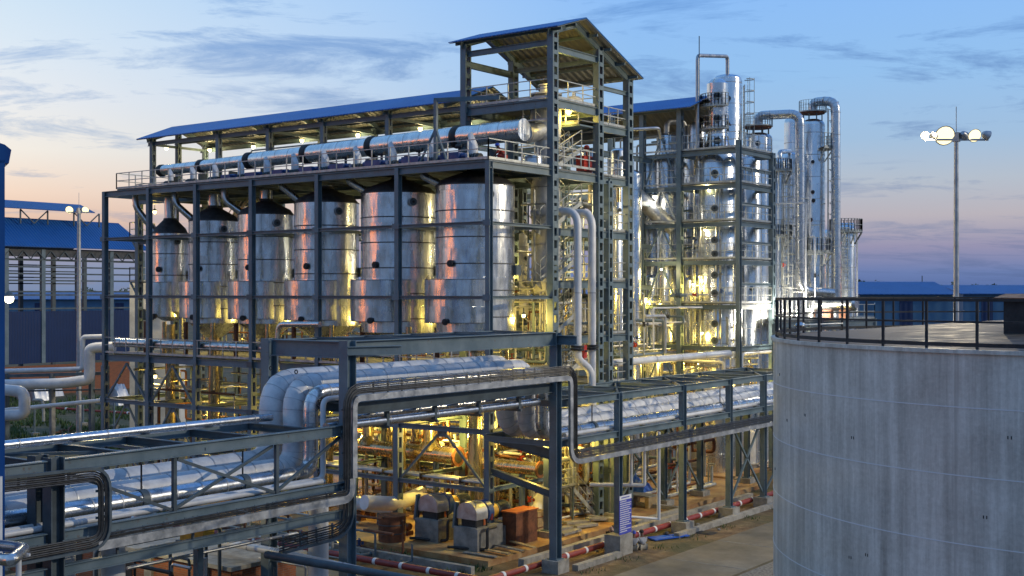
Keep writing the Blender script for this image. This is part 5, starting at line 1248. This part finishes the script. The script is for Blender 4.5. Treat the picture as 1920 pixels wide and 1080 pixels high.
# ---- red fire main with white bands
t = thing('fire_main', 'dark red ground pipe with white bands turning the corner by the slab', 'fire main', (-31, 39.8, .3))
runs = [[(-66, 39.8, .3), (-31.4, 39.8, .3)], [(-31.15, 40.1, .3), (-31.15, 70, .35)]]
for r_ in runs:
    o = obj('pipe', M().tube(r_, .14, 14), REDP, t); a, b = Vector(r_[0]), Vector(r_[1]); L_ = (b - a).length; d_ = (b - a).normalized(); q = .8
    while q < L_: obj('white_band', M().tube([a + d_ * q, a + d_ * (q + .16)], .155, 14), PAPER, o); q += 1.55
obj('elbow', M().pipe([(-31.45, 39.8, .3), (-31.15, 39.8, .3), (-31.15, 40.15, .3)], .145, .25, 14), REDP, t)
t = thing('far_fire_main', 'thin red banded pipe crossing the grassy yard near the mast', 'fire main', (-90, 60, .3)); a = at(90, 770, D=126); b = at(300, 785, D=118); a.z = b.z = .4
o = obj('pipe', M().tube([a, b], .12, 10), REDP, t)
for i in range(9): c_ = a.lerp(b, (i + .5) / 9); d_ = (b - a).normalized(); obj('white_band', M().tube([c_, c_ + d_ * .22], .14, 10), PAPER, o)
# ---- kerbs, channels
t = thing('drain_kerb', 'long concrete drain channel wall between the slab and the red pipe', 'kerb', (-32, 56, 0)); obj('wall', M().box(-32.2, -31.9, 43.5, 66, 0, .42).box(-30.1, -29.8, 44.6, 48.2, 0, .25).box(-30.1, -29.8, 53.5, 66, 0, .25).box(-60, -33, 41.2, 41.45, 0, .35), CONC, t)
t = thing('slab_kerb', 'concrete kerb framing a sandy bed beside the rack legs', 'kerb', (-33, 56, 0)); obj('kerb', M().box(-35.5, -32.6, 54, 54.3, .0, .45).box(-32.9, -32.6, 54.3, 59, 0, .45).box(-35.5, -32.6, 59, 59.3, 0, .45), CONC, t)
for i in range(5):
    q = at(1075 + i * 12 - i % 2 * 30, 1000 - i * 6, Z=.3); t = thing('paving_plank', 'loose concrete cover slab %s' % ['nearest the right portal leg', 'second from the right portal leg', 'third along the drain wall', 'fourth along the drain wall', 'farthest along the drain wall'][i], 'cover slab', (q.x, q.y, .25), 'cover slabs by the drain wall')
    a = .15 * (i - 2); obj('plank', M().bar((q.x - .25, q.y - .7, .33 + .03 * i), (q.x + .1 + a, q.y + .7, .36), .45, .12), CONC, t)
for i in range(4):
    q = at(900 + i * 22, 1040 - i * 3, Z=.3); t = thing('steel_plank', 'weathered grey board on the slab corner, %s from the kerb' % ORD[i], 'board', (q.x, q.y, .25), 'boards on the slab corner'); obj('board', M().bar((q.x - .9, q.y + .3 * i, .3 + .05 * i), (q.x + .9, q.y + .1 * i, .31 + .05 * i), .22, .05), TIMBER if i % 2 else CONC_D, t)
# ---- sign board on the rack foot
sx, sy = -30.0, 48.3
t = thing('notice_board', 'leaning blue notice board with rows of white writing at a rack foot', 'sign', (sx, sy, .6))
zb0, zb1 = .95, 2.72; wY = 1.05
obj('panel', M().slab([(sx, sy, zb0), (sx, sy + wY, zb0), (sx, sy + wY, zb1), (sx, sy, zb1)], (-.03, 0, 0)), SIGNB, t)
obj('header', M().slab([(sx + .004, sy, zb1 - .2), (sx + .004, sy + wY, zb1 - .2), (sx + .004, sy + wY, zb1), (sx + .004, sy, zb1)], (-.003, 0, 0)), PAPER, t)
RR = random.Random(5)
for i in range(15):
    m = M(); z = zb1 - .29 - i * .098; l = RR.choice((.95, .9, .8, .95, .55, .35)); y = sy + .04
    while y < sy + .04 + l * (wY - .08):
        ww = RR.uniform(.04, .11); m.box(sx + .003, sx + .007, y, min(y + ww, sy + wY - .03), z, z + .04); y += ww + .016
    obj('text_line', m, PAPER, t)
m = M(); y = sy + .15
for i in range(9): m.box(sx + .009, sx + .012, y, y + .06, zb1 - .12, zb1 - .07); y += .08
obj('heading_text', m, SIGNB, t)
t = thing('sign_plinth', 'pale concrete block under the blue notice board', 'concrete block', (sx, sy, 0)); obj('block', M().box(sx - .75, sx + .1, sy - .1, sy + 1.0, 0, .92), CONC, t)
# ---- people
def limb(m_pts, radii, name, mt, parent):
    me = bpy.data.meshes.new(name); off = wpos(parent)
    me.from_pydata([tuple(Vector(p) - off) for p in m_pts[0]], m_pts[1], []); me.update()
    o = bpy.data.objects.new(name, me); col.objects.link(o); o.parent = parent
    sk = o.modifiers.new('skin', 'SKIN'); sk.use_smooth_shade = True; su = o.modifiers.new('sub', 'SUBSURF'); su.levels = 1; su.render_levels = 1
    for i, r in enumerate(radii): me.skin_vertices[0].data[i].radius = (r, r)
    me.skin_vertices[0].data[0].use_root = True
    me.materials.append(mt); return o
def person(label, base, face, shirt, trousers, hat, pose='sit'):
    # skeleton laid out with +x forward, then turned to face
    b = Vector(base); ca, sa = math.cos(face), math.sin(face)
    P = lambda x, y, z: (b.x + ca * x - sa * y, b.y + sa * x + ca * y, b.z + z)
    t = thing('person', label, 'person', b)
    if pose == 'sit':
        hip = (0, 0, .13); kn = lambda s: (.36, s * .26, .30); ft = lambda s: (.32 + .1 * s, -s * .06, .07); ch = (.06, 0, .50); nk = (.10, 0, .62); hd = (.15, 0, .74)
        el = lambda s: (.26, s * .24, .36); ha = lambda s: (.42, s * .12, .28)
    else:
        hip = (0, 0, .32); kn = lambda s: (.32, s * .18, .46); ft = lambda s: (.12, s * .17, .06); ch = (.20, 0, .66); nk = (.28, 0, .76); hd = (.36, 0, .86)
        el = lambda s: (.38, s * .22, .50); ha = lambda s: (.54, s * .12, .38)
    v = [P(*hip), P(*[(a + c) / 2 for a, c in zip(hip, ch)]), P(*ch), P(*nk)]; e = [(0, 1), (1, 2), (2, 3)]; r = [.13, .125, .15, .06]
    v.append(P(*hd)); e.append((3, 4)); r.append(.095); v.append(P(hd[0] + .03, 0, hd[2] + .09)); e.append((4, 5)); r.append(.075)
    for s in (-1, 1):
        n = len(v); v += [P(ch[0], s * .19, ch[2] + .04), P(*el(s)), P(*ha(s)), P(ha(s)[0] + .08, ha(s)[1] - s * .02, ha(s)[2] - .02)]; e += [(2, n), (n, n + 1), (n + 1, n + 2), (n + 2, n + 3)]; r += [.06, .048, .03, .035]
        n = len(v); v += [P(hip[0] + .03, s * .1, hip[2]), P(*kn(s)), P(*ft(s)), P(ft(s)[0] + .14, ft(s)[1], .05)]; e += [(0, n), (n, n + 1), (n + 1, n + 2), (n + 2, n + 3)]; r += [.09, .07, .045, .05]
    body = limb((v, e), r, 'body', SKIN, t)
    sv = [P(*[a * .75 + c * .25 for a, c in zip(hip, ch)]), P(*[(a + c) / 2 for a, c in zip(hip, ch)]), P(*ch)]; se = [(0, 1), (1, 2)]; sr = [.15, .145, .165]
    for s in (-1, 1):
        n = len(sv); sv += [P(ch[0], s * .19, ch[2] + .04), P(*el(s))]; se += [(2, n), (n, n + 1)]; sr += [.078, .062]
    limb((sv, se), sr, 'shirt', shirt, t)
    tv = [P(*hip)]; te = []; tr = [.148]
    for s in (-1, 1):
        n = len(tv); tv += [P(hip[0] + .03, s * .1, hip[2]), P(*kn(s)), P(*ft(s))]; te += [(0, n), (n, n + 1), (n + 1, n + 2)]; tr += [.105, .088, .062]
    limb((tv, te), tr, 'trousers', trousers, t)
    hc = Vector(P(hd[0] + .015, 0, hd[2] + .05))
    obj('helmet' if hat is HELM else 'hair', M().lathe(hc, [(.125 if hat is HELM else .11, 0), (.12, .05), (.09, .11), (.04, .135), (.005, .14)], 18), hat, t)
    fx_ = Vector(P(hd[0] + .1, 0, hd[2] + .01)); obj('nose', M().ball(fx_, .016, 8), SKIN, t)
    m = M()
    for s in (-1, 1): m.ball(Vector(P(hd[0] + .088, s * .032, hd[2] + .035)), .012, 8)
    obj('eye', m, BLACK, t)
    for s in (-1, 1):
        m = M(); h = ha(s)
        for q in range(4): m.tube([P(h[0] + .08, h[1] - .03 + q * .02, h[2] - .02), P(h[0] + .13, h[1] - .035 + q * .023, h[2] - .03), P(h[0] + .15 - abs(q - 1.5) * .01, h[1] - .03 + q * .022, h[2] - .055)], .009, 6)
        m.tube([P(h[0] + .03, h[1] - s * .03, h[2]), P(h[0] + .09, h[1] - s * .05, h[2] - .02)], .01, 6)
        obj('fingers', m, SKIN, t)
    return t
q = at(1188, 1033, Z=0); person('person in grey shirt and blue helmet sitting cross-legged beside the notice board', q, math.radians(120), SHIRT, TROU, HELM)
q = at(1206, 1031, Z=0); person('bareheaded person in pale grey shirt sitting on the ground by the blue sheet', q, math.radians(150), SHIRT, TROU, HAIR)
q = at(1143, 1026, Z=.0); q.z = .3; person('person in pale pink shirt and blue helmet crouching behind the notice board', q, math.radians(0), SHIRT2, TROUD, HELM, 'crouch')
q = at(951, 302, Y=48.4); person('worker in red coverall and blue helmet crouching on the top deck', (q.x, 48.2, DZ + .1), math.radians(200), REDC, REDC, HELM, 'crouch')
q = at(1104, 330, X=-35.9)
t = thing('red_equipment_box', 'bright red equipment box with round red head on the tower landing', 'fire equipment', (-36.2, 54.7, DZ + .2)); q = at(1100, 310, X=-36.2)
obj('cabinet', M().box(-36.5, -36.0, q.y - .55, q.y + .45, DZ + .25, DZ + 1.05), RED, t); obj('head', M().ball((-36.2, q.y, DZ + 1.5), .16, 14), RED, t); obj('stem', M().tube([(-36.2, q.y, DZ + 1.0), (-36.2, q.y, DZ + 1.4)], .05, 8), RED, t)
# ---- tarps and boxes by the rack feet
def blob(m, c, sx_, sy_, h, seed, n=12):
    RR = random.Random(seed); b = len(m.v)
    for j in range(n + 1):
        for i in range(n + 1):
            u, v = i / n * 2 - 1, j / n * 2 - 1; e_ = max(0, 1 - max(abs(u), abs(v)) ** 4)
            m.v.append((c[0] + u * sx_, c[1] + v * sy_, c[2] + h * e_ * (.8 + .2 * math.cos(3 * u + seed)) * RR.uniform(.85, 1.05) + .01))
    for j in range(n):
        for i in range(n): o = b + j * (n + 1) + i; m.f.append((o, o + 1, o + n + 2, o + n + 1))
    return m
q = at(1195, 935, Z=0); t = thing('tarp_bundle', 'bright blue tarpaulin draped over a machine under the rack', 'tarpaulin', q); obj('tarp', blob(M(), (q.x, q.y, 0), .85, .6, 1.7, 2), TARP, t); obj('stand', M().box(q.x - .5, q.x + .5, q.y - .35, q.y + .35, 0, 1.0), BLACK, t)
q = at(1258, 1011, Z=0); t = thing('blue_ground_sheet', 'flat blue sheet spread on the ground right of the seated people', 'sheet', q); obj('sheet', M().slab([(q.x - 1.0, q.y - .7, .05), (q.x - .3, q.y - 1.0, .05), (q.x + .5, q.y + 1.0, .05), (q.x - .1, q.y + 1.2, .05)], (0, 0, .05)), TARP, t); obj('weight', M().ball((q.x - .5, q.y + .4, .15), .14, 8), BLACK, t)
q = at(1310, 998, Z=0); t = thing('dark_mat', 'dark rubber mat crumpled on the earth by the rack feet', 'mat', q); obj('mat', blob(M(), (q.x, q.y, 0), .9, .4, .08, 4), BLACK, t)
q = at(1205, 958, Z=0); t = thing('work_table', 'dark topped table on yellowish blocks under the rack', 'table', q); obj('top', M().box(q.x - .8, q.x + .7, q.y - .5, q.y + .5, .85, .92), CONC_D, t); obj('leg', M().box(q.x - .75, q.x - .45, q.y - .45, q.y + .45, 0, .85).box(q.x + .4, q.x + .65, q.y - .45, q.y + .45, 0, .85), TIMBER, t)
q = at(1262, 906, Z=0); t = thing('welding_set', 'small red-topped black welding set on the earth', 'welding set', q); obj('case', M().box(q.x - .25, q.x + .25, q.y - .2, q.y + .2, .1, .7), BLACK, t); obj('lid', M().box(q.x - .26, q.x + .26, q.y - .21, q.y + .21, .7, .95), RED, t)
q = at(1270, 942, Z=0); t = thing('coiled_hose', 'coil of pale hose lying between rack feet', 'hose', q); obj('coil', M().tube([(q.x + (.45 - i * .003) * math.cos(i * .5), q.y + (.45 - i * .003) * math.sin(i * .5), .05 + .002 * i) for i in range(50)], .04, 8), WHITE, t)
q = at(1395, 880, Z=0); t = thing('white_skid_tank', 'violet-white round tank on a bolted skirt behind the rack', 'tank', q); obj('shell', M().lathe((q.x, q.y, 0), [(.95, .35), (.95, 2.6), (.5, 3.0), (.1, 3.1)], 28), WHITE, t); obj('skirt', M().lathe((q.x, q.y, 0), [(1.15, 0), (1.15, .12), (1.0, .14), (1.0, .42), (1.12, .42), (1.12, .5)], 28), CONC, t)
q = at(1310, 885, Z=0); t = thing('white_skid_tank', 'dim round tank on bolted skirt half hidden by a rack leg', 'tank', q); obj('shell', M().lathe((q.x, q.y, 0), [(.95, .35), (.95, 2.6), (.5, 3.0), (.1, 3.1)], 28), DULL, t); obj('skirt', M().lathe((q.x, q.y, 0), [(1.15, 0), (1.15, .12), (1.0, .14), (1.0, .42), (1.12, .42), (1.12, .5)], 28), CONC, t)
# stick pipes under the rack (white uprights joined by an elbow)
for i, (pa, pb_, lb) in enumerate((((1183, 855), (1183, 905), 'pale upright pipe dropping from the rack by the blue tarpaulin'), ((1208, 850), (1208, 905), 'pale upright pipe dropping from the rack behind the blue tarpaulin'), ((1235, 850), (1235, 975), 'slim pale upright pipe reaching the ground between rack legs'))):
    D = 60; a = at(pa[0], pa[1], D=D); b = at(pb_[0], pb_[1], D=D)
    t = thing('drop_pipe', lb, 'pipe', (b.x, b.y, b.z)); obj('pipe', M().tube([(b.x, b.y, 5.3), (b.x, b.y, b.z)], .09, 12), WHITE, t)
    if i < 2: obj('foot', M().pipe([(b.x, b.y, b.z + .1), (b.x, b.y, b.z - .12), (b.x - 1.6, b.y - 1.2, b.z - .1)], .1, .2, 12), WHITE, t)
    else: obj('foot', M().tube([(b.x, b.y, b.z + .05), (b.x - 1.0, b.y - 1.3, b.z + .25)], .06, 10), PAPER, t)
# scaffolding and steps between the portal leg and the notice board
sf = thing('access_steps', 'small steel steps and handrails behind the right portal leg', 'steps', (-35, 54, .25))
m = M(); stair(m, (-36, 55, .3), (-36, 52.6, 2.2), .7); obj('stair', m, RAIL, sf); obj('platform', M().box(-36.5, -35.3, 51.3, 52.6, 2.15, 2.22), GRATE, sf); obj('railing', railing(M(), [(-35.3, 51.3, 2.22), (-35.3, 52.6, 2.22)], .9, .6), RAIL, sf)
m = M()
for (x, y) in ((-36.4, 51.4), (-35.4, 51.4), (-36.4, 52.5), (-35.4, 52.5)): m.bar((x, y, .25), (x, y, 2.15), .08, .08)
obj('leg', m, STEEL, sf)
bh = thing('block_motor_skid', 'pale motor skid with red rail and blue cap behind the rust-brown box', 'motor skid', at(1010, 935, Z=.25)); q = at(1012, 938, Z=.25)
obj('bed', M().box(q.x - .9, q.x + .9, q.y - .4, q.y + .4, .25, .8), TIMBER, bh); obj('motor', M().tube([(q.x - .6, q.y, 1.1), (q.x + .3, q.y, 1.1)], .3, 18), WHITE, bh); obj('cap', M().ball((q.x - .3, q.y, 1.9), .25, 12), TARP, bh); obj('rail', M().bar((q.x + .8, q.y, .8), (q.x + .8, q.y, 1.7), .08, .3), RED, bh)
# ================================================================ lower left: brick hut, low pipes
bk = thing('brick_hut', 'long low red brick building with flat concrete roof behind the near rack', 'building', (-46, 31.5, 0))
obj('wall', M().box(-62, -35.2, 30.0, 33.2, 0, 1.95), BRICK, bk)
obj('roof', M().box(-62.3, -34.9, 29.75, 33.5, 1.95, 2.1), CONC, bk)
for x in (-36.6, -39.9, -43.2, -46.5, -49.8): obj('pilaster', M().box(x - .22, x + .22, 29.88, 30.0, 0, 1.93), CONC, bk)
obj('doorway', M().box(-41.9, -41.0, 29.96, 30.0, 0, 1.8), BLACK, bk)
obj('window', M().box(-45.4, -44.3, 29.96, 30.0, .7, 1.6), GLASS, bk)
q = [at(u, v, D=27) for u, v in ((-40, 1060), (20, 1052), (45, 1034), (12, 1020), (-40, 1022))]
bigpipe('corner_pipe', 'bluish silver pipe loop at the bottom left picture corner', 'pipe', [at(-60, 1036, D=28), at(20, 1052, D=26), at(48, 1028, D=28), at(-60, 1016, D=30)], .13, CLAD, .4)
q = to_world((35 - CX) / F * 27.5, 27.5, 0); t = thing('pipe_stand', 'slim pale stand holding the corner pipe loop', 'pipe stand', (q.x, q.y, 0)); obj('post', M().tube([(q.x, q.y, 0), (q.x, q.y, 6.2)], .06, 10), WHITE, t); obj('cradle', M().bar((q.x - .2, q.y - .15, 6.2), (q.x + .2, q.y + .15, 6.2), .08, .05), WHITE, t)
bigpipe('road_pipe', 'pale blue pipe sloping down behind the near rack towards the red main', 'pipe', [at(385, 1010, D=48), at(520, 1035, D=44), at(700, 1075, D=41)], .14, WHITE, None, 3)
bigpipe('dark_boom', 'dark blue round boom crossing before the left portal leg near the bottom', 'pipe', [at(500, 1040, D=40), at(820, 1095, D=36)], .13, STEEL_D, None, None)
t = thing('lantern_post', 'greenish post with a bracket lamp box below the near rack', 'post', at(375, 1020, D=40)); q = to_world((372 - CX) / F * 41, 41, 0)
obj('post', M().box(q.x - .12, q.x + .12, q.y - .12, q.y + .12, 0, 3.8), STEEL, t); obj('head', M().box(q.x - .7, q.x + .5, q.y - .2, q.y + .25, 3.8, 4.3), YEL, t); obj('tray', M().box(q.x - .8, q.x + .6, q.y - .3, q.y + .35, 3.74, 3.8), STEEL, t)
net('dark supports and thin pipes under the near rack', (-36.5, -32, 24, 32, .2, 3.6), 22, 31, (.03, .07), (STEEL_D, BLACK, DULL), valves=4)
net('thin pipes and trench covers behind the near rack', (-50, -36, 39.4, 42.6, .2, 1.8), 26, 32, (.04, .09), (RAIL, STEEL, RUST), valves=5)
# ================================================================ left yard
def yp(label, pts, r, m_=WHITE, name='yard_pipe', bend=None, D=None):
    return bigpipe(name, label, 'pipe', [at(a, b, D=(c if D is None else D)) for a, b, *c_ in pts for c in [c_[0] if c_ else D]], r, m_, bend)
yp('white pipe climbing in a step to the evaporator frame, thinner upper one', [(-20, 697), (150, 692), (154, 689), (155, 636), (158, 632), (196, 631)], .2, D=100, bend=.5)
yp('thick white pipe climbing beside the thinner one to the frame', [(-20, 722), (120, 719), (166, 712), (168, 700), (168, 655), (178, 652), (215, 650)], .42, D=98, bend=.9)
yp('thick white pipe loop at the left edge of the grassy yard', [(-20, 728), (40, 734), (46, 745), (46, 772), (38, 778), (-20, 780)], .36, D=80, bend=.8)
yp('long slim pale pipe crossing the grassy yard at knee height', [(-20, 772), (200, 750)], .14, D=82)
yp('small pale pipe hoop in the grassy yard behind the long slim pipe', [(62, 750), (78, 750), (81, 755), (82, 790)], .12, RAIL, D=98, bend=.3)
t = thing('pipe_trestle', 'rusty low trestle carrying the white yard pipes', 'trestle', at(90, 725, D=101)); 
for px in (12, 98, 172):
    q = to_world((px - CX) / F * 99, 99, 0); obj('leg', M().bar((q.x, q.y, 0), (q.x, q.y, 5.6), .35, .35), STEEL_D if px != 98 else CONC_D, t)
a = at(-20, 706, D=99); b = at(190, 700, D=99); obj('rail', M().bar(a, b, .25, .25).bar(a - Vector((0, 0, 1.2)), b - Vector((0, 0, 1.3)), .2, .12), STEEL_D, t)
for i, (px, py) in enumerate(((65, 820), (156, 800), (214, 805))):
    q = at(px, py, Z=0); t = thing('yard_post', 'short grey post on concrete foot, %s' % ['left in the grassy yard', 'right of the yard mast', 'by the frame corner'][i], 'post', (q.x, q.y, 0), 'short posts in the grassy yard'); obj('post', M().bar((q.x, q.y, .3), (q.x, q.y, 2.6), .12, .12), STEEL, t); obj('foot', M().box(q.x - .3, q.x + .3, q.y - .3, q.y + .3, 0, .4), CONC, t)
for i, (px, py, s_) in enumerate(((118, 818, 1.2), (100, 826, .8), (132, 836, .9), (60, 690 + 60, 1.3), (90, 742, 1.1), (215, 758, 1.2))):
    q = at(px, py, Z=0); RR = random.Random(i); t = thing('scrap_pile' if i < 3 else 'machine_block', '%s' % ['dark scrap heap in the grass left of the yard mast', 'small dark scrap in the grass', 'scrap irons before the foot of the yard mast', 'grey covered machine by the brick base wall', 'pale grey covered bale by the brick base wall', 'grey machine block behind the frame corner'][i], 'scrap' if i < 3 else 'machine', (q.x, q.y, 0))
    if i < 3:
        m = M()
        for j in range(14):
            a = Vector((RR.uniform(-1, 1) * s_, RR.uniform(-1, 1) * s_, RR.uniform(.05, .5))); b = a + Vector((RR.uniform(-1, 1), RR.uniform(-1, 1), RR.uniform(-.1, .3))) * s_; m.bar(q + a, q + b, .09, .06)
        obj('iron', m, RUST if i != 1 else BLACK, t)
    else: obj('cover', blob(M(), (q.x, q.y, 0), 1.6 * s_, 1.0, 1.9 * s_, i), DULL if i != 4 else CANVAS, t); obj('foot', M().box(q.x - 1, q.x + 1, q.y - .6, q.y + .6, 0, .3), CONC, t)
# grass: tufts over the yard and along the pad edge
RR = random.Random(9); m = M()
def tuft(p, s, n=5):
    for j in range(n):
        a = RR.uniform(0, 6.28); w_ = s * .12; d_ = Vector((math.cos(a), math.sin(a), 0)); c_ = Vector((-d_.y, d_.x, 0)) * w_; tip = p + d_ * s * RR.uniform(.2, .6) + Vector((0, 0, s * RR.uniform(.6, 1.2)))
        m.quad(p + c_, p - c_, tip)
for i in range(5200):
    px = RR.uniform(-10, 310); py = RR.uniform(745, 852)
    if math.sin(px * .045 + py * .11) + math.sin(py * .21 - px * .02) + RR.uniform(-.5, .5) < -.35: continue
    p = at(px, py, Z=0); tuft(p, RR.uniform(.25, .55), 4)
for i in range(1500):
    x = RR.uniform(-58, -33); y = 41.9 + RR.gauss(0, .45)
    if math.sin(x * 1.1) + RR.uniform(-.6, .6) < .2: continue
    tuft(Vector((x, y, 0)), RR.uniform(.12, .3), 5)
for i in range(400):
    y = RR.uniform(44, 66); tuft(Vector((-29.4 + RR.gauss(0, .3), y, 0)), RR.uniform(.05, .16), 4) if math.sin(y * 2) > .3 else None
g = obj('grass', m, GRASS); tag(g, 'green grass tufts over the yard and along the slab edge', 'grass', kind='stuff')
struct('yard_ground', M().quad(*[tuple(at(u, v, Z=0).xy) + (.008,) for u, v in ((-60, 860), (330, 852), (330, 742), (-60, 738))]), mat('grassy_earth', (.05, .07, .03), .95, build=mottle((.03, .055, .015), (.13, .10, .06), .8, bmp=.5, detail=8)))
# rubble
RR = random.Random(12)
for i in range(26):
    x = RR.uniform(-56, -33.2) if i < 16 else RR.uniform(-31.6, -29.2); y = RR.uniform(40.3, 42.4) if i < 16 else RR.uniform(44, 63); s_ = RR.uniform(.06, .16)
    mm = M().ball((x, y, s_ * .4), s_, 7, .6); o = obj('stone', mm, CONC_D); tag(o, 'small grey stone lying on the bare earth beside the red ground pipe', 'stone', 'stones by the red ground pipe')
# ================================================================ lamps
LK = 0
def lamp(label, p, watts, size=.13, c=(1, .78, .28), mt=None, lit=True, group='work lamps on the plant', hang=.25):
    p = Vector(p); t = thing('work_lamp', label, 'lamp', p, group)
    obj('bulb', M().ball(p, size, 12), mt or BULB, t)
    obj('shade', M().lathe((p.x, p.y, p.z), [(size * 1.3, size * .5), (size * .6, size * 1.3), (size * .3, size * 1.6)], 14), STEEL_D, t)
    obj('stem', M().tube([(p.x, p.y, p.z + size * 1.4), (p.x, p.y, p.z + size * 1.4 + hang)], .025, 6), STEEL_D, t)
    if watts:
        ld = bpy.data.lights.new('lamp_light', 'POINT'); ld.energy = watts * .78; ld.color = c; ld.shadow_soft_size = size * 1.6
        lo = bpy.data.objects.new('lamp_light', ld); col.objects.link(lo); lo.parent = t; lo.location = (0, 0, -size * 2.2)
    return t
Y1 = (1, .69, .12); Y2 = (1, .80, .36); W1 = (1, .92, .74)
for i, (px, py) in enumerate(((312, 278), (393, 281), (475, 275), (566, 263), (671, 253), (788, 241), (880, 232))):
    lamp('lit lamp under the long canopy, %s from the sunset end' % ORD[i], at(px, py, Y=56.0), 160, .14, Y2)
lamp('lit lamp under the gable roof of the stair tower', at(1032, 118, Y=51.6), 260, .15, Y1)
lamp('lit lamp under the top deck of the stair tower', at(1066, 209, X=-36.4), 260, .16, Y1)
lamp('lit lamp behind the corner column at middle height', at(1015, 500, Y=56), 420, .17, Y1)
lamp('lit lamp beneath the top deck at the sunset end', at(290, 397, Y=52), 160, .13, Y1)
lamp('lit lamp at the foot of the frame by the grassy yard', at(290, 705, Y=49), 200, .14, Y1)
lamp('lit lamp on the landing behind the white riser bends', at(1067, 379, X=-37.5), 160, .1, Y2)
lamp('lit lamp right of the one behind the white riser bends', at(1083, 382, X=-37.8), 160, .1, Y2)
lamp('lit lamp seen between the tower columns near the sloping duct', at(1144, 374, D=73), 200, .12, Y2)
lamp('brilliant lamp on the forked brace of the middle bay', at(1228, 369, D=83.3), 70, .16, W1, WBULB)
lamp('lit lamp under the third landing left of the manhole tower', at(1313, 519, D=82.5), 250, .12, Y1)
lamp('lit lamp low inside the stair tower', at(1130, 543, D=70), 380, .13, Y1)
lamp('twin lit lamp in the open storey right of the stair tower', at(1141, 465, D=74), 420, .2, W1, WBULB)
lamp('lit lamp on post before the navy hall', at(17, 560, D=120), 700, .45, Y2, WBULB)
lamp('lit lamp above the side bend of silver pipe', at(260, 580, D=90), 250, .12, Y1)
lamp('lit lamp hidden among pipes left of the distillation frame foot', at(1210, 560, D=84), 420, .12, Y1)
lamp('lit lamp over the brick building behind the near rack', (-38.5, 27.6, 3.6), 330, .1, Y2)
lamp('lit lamp on the right of the corner column above the rusty box', (-34.9, 48.6, 5.0), 520, .1, Y1)
# lamps behind and under the vessels (seen only as glow and glints between pipes)
for i, x in enumerate((-36.7, -41.2, -46.4, -51.4, -56.1, -60.4)):
    lamp('lamp on the lower deck behind the %s gap between evaporators' % ORD[i], (x + .1, 49.9, 10.9), 330, .1, Y1)
for i, (x, y) in enumerate(((-37.0, 53.2), (-40.2, 49.0), (-44.5, 52.5), (-49.5, 50.0), (-55.5, 52.5), (-61, 50))):
    lamp('lamp over the ground pipework, %s from the corner column' % ORD[i], (x, y, 5.0), (1500, 1300, 1500, 1200, 700, 350)[i], .1, Y1)
for i, (x, y, z, w_) in enumerate(((-38.2, 60, 6.2, 420), (-37.5, 67, 6.4, 420), (-33.5, 52.2, 5.1, 260), (-35.6, 76, 6.4, 520), (-41.5, 75, 7.4, 620), (-45, 74, 7.2, 420))):
    lamp('lamp in the pipe storey behind the rack, %s from the portal' % ORD[i], (x, y, z), w_, .1, Y1)
for i, (px, D, z, w_) in enumerate(((1316, 81.8, 9.4, 420), (1452, 82.5, 9.6, 280), (1300, 82.4, 12.6, 300), (1515, 84.5, 10.9, 1600), (1580, 90, 10.9, 900), (1470, 83, 10.9, 900))):  # the yellow pair is added to warm the lower manhole tower
    q = to_world((px - CX) / F * D, D, z); lamp('%s lamp at the feet of the towers, %s from the manhole tower' % ('yellow' if i in (0, 2) else 'white', ORD[i]), q, w_, .1, Y1 if i in (0, 2) else W1, WBULB)
for i, (px, z) in enumerate(((1322, 16.2), (1325, 19.2), (1240, 13.6))):  # fill lamps added to brighten the towers behind the landings
    q = to_world((px - CX) / F * 81.9, 81.9, z); lamp('small white lamp over the distillation landings, %s upward' % ORD[i], q, 160, .09, Y2)
for i, z in enumerate((9.0, 14.4, 16.9)):
    lamp('small lamp inside the stair tower, %s from the bottom' % ORD[i], (-38.6, 54.9, z), 180, .09, Y2)
